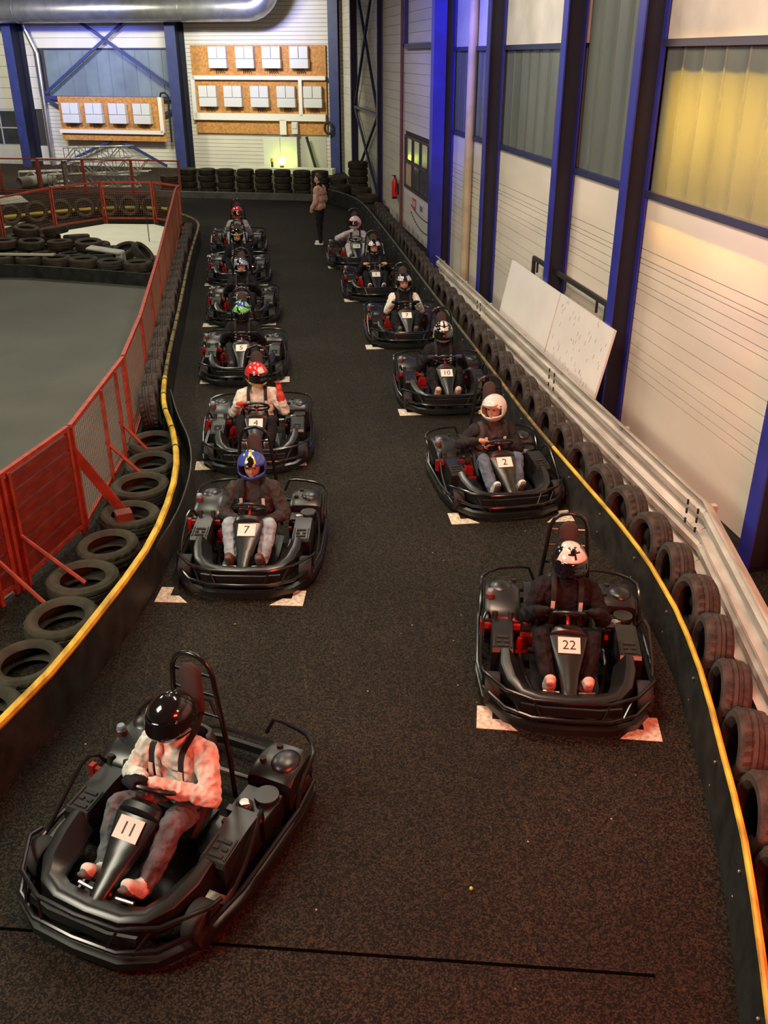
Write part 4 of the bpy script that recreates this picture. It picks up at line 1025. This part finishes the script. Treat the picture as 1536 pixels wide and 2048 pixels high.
def driver(kart, label, top, legs, shoes, glove, hel, sleeve=None, look=(0, 0), lean=0.0, pose='drive', voxel=.011, skin=SKIN, collar=None, cuff=None):
    loc = kart.location.copy(); rz = kart.rotation_euler[2]
    E = empty('person', loc, rz, label=label, cat='person', group='drivers waiting on the grid')
    b = Body(); y0 = .04
    # trunk
    b.cap((-.07, .10, .23), .115, (.07, .10, .23), .115, 'legs')
    b.cap((-.065, .12, .33), .128, (.065, .12, .33), .128, 'top')
    b.cap((-.075 + lean * .5, .12, .46), .122, (.075 + lean * .5, .12, .46), .122, 'top')
    b.cap((-.09 + lean, .12, .57), .115, (.09 + lean, .12, .57), .115, 'top')
    b.cap((-.125 + lean, .125, .645), .080, (.125 + lean, .125, .645), .080, 'top')
    b.cap((lean, .11, .66), .062, (lean, .095, .76), .052, 'collar')
    hc = Vector((lean, .085, .885))
    yaw, pitch = look
    Rm = Euler((pitch, 0, yaw)).to_matrix()
    b.cap(hc + Rm @ Vector((0, .015, .03)), .088, hc + Rm @ Vector((0, -.012, -.03)), .075, 'skin')
    b.cap(hc + Rm @ Vector((0, -.05, -.05)), .040, hc + Rm @ Vector((0, -.055, -.075)), .034, 'skin')
    b.cap(hc + Rm @ Vector((0, -.092, .012)), .010, hc + Rm @ Vector((0, -.106, -.022)), .014, 'skin')
    # legs
    for s in (-1, 1):
        b.cap((s * .085, .07, .215), .096, (s * .185, -.26, .42), .078, 'legs')
        b.cap((s * .185, -.26, .42), .076, (s * .17, -.37, .30), .072, 'legs')
        b.cap((s * .17, -.37, .30), .072, (s * .140, -.48, .175), .064, 'legs')
        b.cap((s * .133, -.50, .125), .046, (s * .135, -.555, .195), .050, 'shoes', (1, 0, 0), .9)
        b.cap((s * .135, -.545, .16), .054, (s * .14, -.625, .285), .046, 'shoes', (1, 0, 0), .8)
        b.cap((s * .134, -.545, .105), .036, (s * .14, -.672, .285), .036, 'sole', (1, 0, 0), .45)
    # arms
    wn = Vector((0, .62, .78)).normalized(); wu = Vector((0, .78, -.62)); wc = Vector((0, -.17, .565))
    def rim(a): return wc + Vector((1, 0, 0)) * (math.cos(a) * .146) - wu * (math.sin(a) * .142)
    for s in (-1, 1):
        sh = Vector((s * .185 + lean, .12, .635)); el = Vector((s * .30, .01, .42)); kind = 'grip'
        if pose == 'raise' and s > 0: kind = 'raise'
        if pose == 'chin' and s < 0: kind = 'chin'
        if pose == 'cross': pass
        if pose == 'lap' : kind = 'lap'
        if pose == 'reach' and s < 0: kind = 'grip'
        if kind == 'grip':
            a = .35 if s > 0 else math.pi - .35
            if pose == 'left': a = math.pi - .75 if s < 0 else math.pi / 2 + .30
            if pose == 'narrow': a = math.pi - .15 if s < 0 else math.pi + .75
            P = rim(a); T = (Vector((1, 0, 0)) * -math.sin(a) - wu * math.cos(a)); 
            if s > 0: T = -T
            if pose == 'left' and s > 0: el = Vector((.30, -.02, .45))
            if pose == 'narrow' and s < 0: el = Vector((-.40, .03, .50))
            A = (el - P).normalized(); A = (A - T.normalized() * A.dot(T.normalized())).normalized(); N = A.cross(T).normalized()
            if N.z < 0: N = -N
            wr = b.hand(P, T, A, N, 'glove')
        elif kind == 'raise':
            el = Vector((.33, .02, .44)); P = Vector((.27, -.03, .78)); wr = b.hand(P, (1, .2, 0), (0.05, .1, -1), (0, 1, .2), 'glove', curl=False)
        elif kind == 'chin':
            el = Vector((-.44, -.02, .56)); P = Vector((-.07, -.10, .75)); wr = b.hand(P, (0, .3, 1), (-1, .2, -.35), (0, -1, .2), 'glove')
        else:
            P = Vector((s * .07, -.10, .40)); el = Vector((s * .30, .06, .38)); wr = b.hand(P, (0, -.4, 1), (s, .4, 0), (0, -1, -.3), 'glove')
        sl = 'sleeve' if sleeve else 'top'
        b.cap(sh, .080, sh.lerp(el, .5), .072, sl); b.cap(sh.lerp(el, .5), .070, el, .062, sl)
        b.cap(el, .062, el.lerp(wr, .5), .057, sl); b.cap(el.lerp(wr, .5), .055, el.lerp(wr, .88), .046, 'cuff' if cuff and s > 0 else sl)
    mats = {'top': top, 'legs': legs, 'shoes': shoes, 'sole': SOLE if shoes is not SHP else SHP, 'glove': glove, 'skin': skin, 'collar': collar or top}
    if sleeve: mats['sleeve'] = sleeve
    if cuff: mats['cuff'] = cuff
    b.build('body', mats, E, voxel)
    for s in (-1, 1):
        m = MB(); m.ball((0, 0, 0), (.012, .006, .008), 8, 6); m.obj('eye', EYE, E, hc + Rm @ Vector((s * .034, -.083, .018)), (pitch, 0, yaw))
    helmet(E, hc + Vector((0, 0, .012)), yaw, pitch, *hel)
    return E
SOLE = M('shoe_sole', (.10, .09, .085), .7)
def cloth(name, col, var=.22, bump=.9, bs=11): return M(name, col, .85, var=var, vs=10, bump=bump, bs=bs, spec=.2)
def gloss(name, col, rough=.18): return M(name, col, rough, spec=.6, coat=.6)
BLKC = cloth('cloth_black', (.012, .012, .014)); BLK2 = cloth('cloth_black_soft', (.022, .021, .022))
BONE = cloth('cloth_white', (.72, .68, .60)); GREYP = cloth('trousers_grey', (.12, .125, .14)); JEAN = cloth('jeans_blue', (.11, .15, .21)); JEANL = cloth('jeans_light', (.30, .38, .44))
PUFF = cloth('jacket_grey', (.055, .050, .050), bump=.6, bs=24); BRN = cloth('jacket_brown_grey', (.075, .055, .055)); HOOD = cloth('hoodie_grey', (.34, .34, .32)); HOODP = cloth('hoodie_pale', (.50, .49, .49))
SHW = cloth('shoe_pale', (.66, .62, .56)); SHP = cloth('shoe_pink_white', (.62, .40, .34)); SHB = cloth('shoe_brown', (.12, .045, .03)); SHD = cloth('shoe_dark', (.10, .075, .07)); SHBW = cloth('shoe_black', (.03, .03, .03))
GLB = cloth('glove_black', (.014, .014, .02)); GLBL = cloth('glove_violet', (.05, .045, .10)); GLR = cloth('glove_red', (.60, .07, .05))
hB = gloss('helmet_black', (.010, .009, .009), .12); hW = gloss('helmet_white', (.70, .64, .58)); hR = gloss('helmet_red', (.62, .03, .03)); hY = gloss('helmet_yellow', (.80, .62, .05)); hBl = gloss('helmet_blue', (.05, .08, .38)); hG = gloss('helmet_green', (.20, .62, .20)); hS = gloss('helmet_silver', (.40, .40, .40)); hP = gloss('helmet_pink', (.72, .48, .52)); hLB = gloss('helmet_slate', (.22, .26, .36))
def p_black(az, el): return 0
def p_star(az, el):
    if el < .36: return 0
    r_, a = math.hypot(az * math.cos(el) * 1.0, el - .95), math.atan2(el - .95, az * math.cos(el))
    star = r_ < .20 + .16 * (math.cos(5 * a + .6) > .2)
    if abs(az) > 1.15 and el < 1.1: return 0
    return 0 if star else 1
def p_blue(az, el):
    if el < -.25: return 0
    d = abs(az) * math.cos(el)
    if el > .38:
        lim = .16 + .14 * math.sin((el - .35) * 5)
        if abs(d - abs(lim)) < .055: return 2
        if d < abs(lim): return 1
    if abs(az) > 1.6: return 1
    return 0
def p_red(az, el):
    if el < -.22: return 1
    if abs(az) < .35 and el > .5 and el < .95: return 2
    if abs(az) > 1.3 and el < .1: return 3
    return 0
def p_green(az, el):
    if el < .30: return 3
    if el > 1.1 and abs(az) < 2: return 1
    if math.sin(az * 4 + el * 5) > .75: return 2
    if abs(az) > 1.3 and math.sin(az * 3) > .5: return 2
    return 0
def p_slate(az, el): return 1 if (math.sin(az * 3 + el * 4) > .55 or el < -.3) else 0
def p_olive(az, el): return 1 if (.35 < el < .52 and abs(az) < 1.2) else 0
def p_ten(az, el):
    d = abs(az) * math.cos(el)
    if el > .36 and d < .42:
        if d < .06 and el > .55: return 0
        if abs(el - .85) < .07: return 0
        return 1
    if el < -.52 and abs(az) < .9: return 1
    if .9 < abs(az) < 1.5 and el > -.1 and el < .6: return 2
    return 0
def p_silver(az, el):
    if .3 < abs(az) < 1.2 and el > .35 and el < 1.0: return 1
    if el < -.55 and abs(az) < .8 and abs(az) > .1: return 1
    if 1.5 < abs(az) < 2.2 and el > -.2 and el < .5: return 1
    return 0
def p_white(az, el): return 1 if (abs(az) > .9 and abs(az) < 1.3 and abs(el - .55 + (abs(az) - .9)) < .04) else 0
def p_pink(az, el): return 1 if (.8 < abs(az) < 1.5 and abs(el) < .22) else (2 if el > .9 and abs(az) < .6 else 0)

DRV = [
 # x, y, rz, number, kart label, driver args
 (-.60, 4.38, -33, '11', 'black go-kart standing askew carrying the driver in the white jacket and glossy black helmet', dict(label='driver in a white jacket, grey trousers and glossy black helmet looking aside', top=BONE, legs=GREYP, shoes=SHW, glove=GLB, hel=(p_black, [hB], True), look=(R(-12), R(4)), pose='left', voxel=.0085)),
 (.02, 8.04, -11, '7', 'black go-kart carrying the driver in the blue and yellow helmet', dict(label='driver in a dark quilted jacket and blue helmet with yellow stripes', top=PUFF, legs=JEANL, shoes=SHB, glove=PUFF, hel=(p_blue, [hBl, hB, hY], False), look=(R(4), R(8)), pose='lap')),
 (.17, 10.82, -6, '4', 'black go-kart carrying the driver with a raised red glove', dict(label='driver in a white sweatshirt and red helmet raising one red-gloved hand', top=BONE, legs=BLKC, shoes=SHW, glove=GLR, cuff=GLR, hel=(p_red, [hR, hY, hW, hB], True), look=(R(32), R(6)), pose='raise')),
 (.06, 14.04, -5, '5', 'black go-kart carrying the driver in the green helmet', dict(label='driver in black clothes and a green and white helmet bowed forward', top=BLKC, legs=BLK2, shoes=SHBW, glove=GLB, hel=(p_green, [hG, hBl, hB, hW], True), look=(R(4), R(26)), pose='drive', voxel=.013)),
 (.13, 17.36, -5, '12', 'black go-kart carrying the driver in the slate blue helmet', dict(label='driver in black clothes and a slate blue open helmet', top=BLKC, legs=BLKC, shoes=SHBW, glove=GLB, hel=(p_slate, [hLB, hB], False), look=(R(2), R(4)), voxel=.013)),
 (.11, 20.63, -5, None, 'black go-kart carrying the driver in the black helmet with a yellow trim', dict(label='driver in black clothes, bare hands together and black helmet with yellow trim', top=BLKC, legs=BLKC, shoes=SHBW, glove=SKIN, hel=(p_olive, [hB, hY], False), look=(0, R(8)), pose='lap', voxel=.014)),
 (.17, 23.95, -5, None, 'black go-kart carrying the driver in the red helmet and grey hoodie', dict(label='driver in a grey hoodie, light jeans and plain red helmet', top=HOOD, legs=JEANL, shoes=SHD, glove=SKIN, hel=(p_black, [hR], True), look=(R(25), 0), voxel=.014)),
 (2.385, 5.77, -15, '22', 'black go-kart carrying the driver in the white helmet with a black star', dict(label='driver in black clothes and a white-topped helmet with a black star', top=BLKC, legs=BLKC, shoes=SHP, glove=GLB, hel=(p_star, [hB, hW], True), look=(R(10), R(2)), voxel=.0095)),
 (2.75, 9.20, 1, '2', 'black go-kart carrying the driver in the plain white helmet', dict(label='driver in a brownish jacket, blue jeans and white peaked helmet turned aside', top=BRN, legs=JEAN, shoes=SHW, glove=SKIN, sleeve=BLK2, hel=(p_white, [hW, hB], False, True), look=(R(-38), R(6)), pose='narrow')),
 (2.86, 12.35, -5, '10', 'black go-kart carrying the driver in the black helmet with a white centre band', dict(label='driver in black clothes, pale shoes and black helmet with white centre band', top=BLKC, legs=BLKC, shoes=SHP, glove=GLBL, hel=(p_ten, [hB, hW, hS], True), look=(R(0), R(4)), voxel=.012)),
 (2.88, 15.55, -4, '7', 'black go-kart carrying the driver with white sleeves', dict(label='driver in a black jacket with white sleeves and silver marked helmet', top=BLKC, legs=BLKC, shoes=SHD, glove=BLKC, sleeve=BONE, hel=(p_silver, [hB, hS], False), look=(R(4), R(4)), voxel=.013)),
 (2.86, 18.85, -4, '1', 'black go-kart carrying the driver in the silver and black helmet with bare hands', dict(label='driver in black clothes with bare hands and silver patched black helmet', top=BLKC, legs=BLKC, shoes=SHW, glove=SKIN, hel=(p_silver, [hB, hW], False), look=(0, R(4)), voxel=.013)),
 (2.88, 21.95, -4, '14', 'black go-kart carrying the driver in the pink and white helmet', dict(label='driver in a pale hoodie and pink-white helmet holding a hand to the chin', top=HOODP, legs=HOODP, shoes=SHD, glove=HOODP, hel=(p_pink, [hP, hR, hW], True), look=(R(-40), 0), pose='chin', voxel=.013)),
]
KEYS = []
for x, y, rz, num, kl, da in DRV:
    k = place_kart(x, y, rz, num, kl); KEYS.append((k, da))
for num, pl in NUMS:
    me = text_mesh(num, .115 if len(num) == 1 else .105, INK)
    shared(me, 'plate_number', pl, (0, -.002, .0026))
for k, da in KEYS: driver(k, **da)

# standing person behind the grid
E = empty('person', (2.26, 24.30, 0), 0, label='standing person in a beige jacket, black trousers and white shoes', cat='person')
b = Body()
for s, fy in ((-1, -.10), (1, .10)):
    hx = s * .085
    b.cap((hx, .02, .92), .095, (hx * 1.2, fy * .3, .52), .068, 'legs'); b.cap((hx * 1.2, fy * .3, .52), .064, (hx * 1.3 + .02, fy * .6 + .03, .12), .052, 'legs')
    b.cap((hx * 1.35, fy * .6 + .05, .05), .045, (hx * 1.6 - .03, fy * .6 - .13, .04), .036, 'shoes')
b.cap((-.07, .02, .93), .10, (.07, .02, .93), .10, 'legs')
b.cap((-.085, .02, .98), .125, (.085, .02, .98), .125, 'top'); b.cap((-.085, .02, 1.15), .13, (.085, .02, 1.15), .13, 'top'); b.cap((-.10, .03, 1.31), .118, (.10, .03, 1.31), .118, 'top'); b.cap((-.15, .03, 1.40), .075, (.15, .03, 1.40), .075, 'top')
b.cap((0, .03, 1.44), .066, (0, .02, 1.49), .062, 'collar'); b.cap((0, .0, 1.48), .05, (0, -.01, 1.56), .05, 'skin')
b.cap((0, .0, 1.66), .085, (0, -.02, 1.59), .072, 'skin'); b.cap((0, -.07, 1.58), .035, (0, -.075, 1.555), .03, 'skin'); b.cap((0, -.10, 1.635), .010, (0, -.108, 1.605), .014, 'skin')
for s in (-1, 1): b.cap((s * .085, .01, 1.625), .016, (s * .088, .015, 1.605), .014, 'skin')
b.cap((0, .015, 1.70), .086, (0, .04, 1.66), .085, 'hair'); b.cap((-.02, -.055, 1.725), .03, (.02, -.055, 1.725), .03, 'hair')
for s in (-1, 1):
    sh, el = Vector((s * .19, .03, 1.38)), Vector((s * .25, .03, 1.10)); P = Vector((s * .24, -.10, .86))
    if s < 0: el = Vector((-.26, .05, 1.11)); P = Vector((-.25, -.14, .88))
    wr = b.hand(P, (0, 1, -.3), (0, .25, 1), (s, 0, 0), 'skin')
    b.cap(sh, .075, el, .066, 'top'); b.cap(el, .066, wr, .050, 'top')
b.build('body', {'top': cloth('jacket_beige', (.50, .33, .22)), 'legs': BLKC, 'shoes': cloth('shoe_white', (.62, .60, .55)), 'skin': SKIN, 'collar': BLKC, 'hair': M('hair_dark', (.035, .022, .014), .6)}, E, .012)
E.rotation_euler = (0, 0, R(-122))
for s in (-1, 1):
    m = MB(); m.ball((0, 0, 0), (.011, .006, .007), 8, 6); m.obj('eye', EYE, E, (s * .033, -.092, 1.645))
pd = Vector((-.25, -.145, .84)); pd = Vector((2.26, 24.30, 0)) + Euler((0, 0, R(-122))).to_matrix() @ pd
m = MB(); m.box((0, 0, 0), (.03, .075, .15)); tag(m.obj('handheld_radio', BLACKM, None, (pd.x, pd.y, .80), (0, R(10), R(-122)), bevel=.006), 'black handheld device held by the standing person', 'radio')

m = MB(); m.ball((0, 0, 0), .012, 10, 8); tag(m.obj('small_ball', M('lime_green', (.35, .65, .08), .4), None, (1.118, 3.683, .013)), 'tiny lime green ball lying on the asphalt', 'ball')
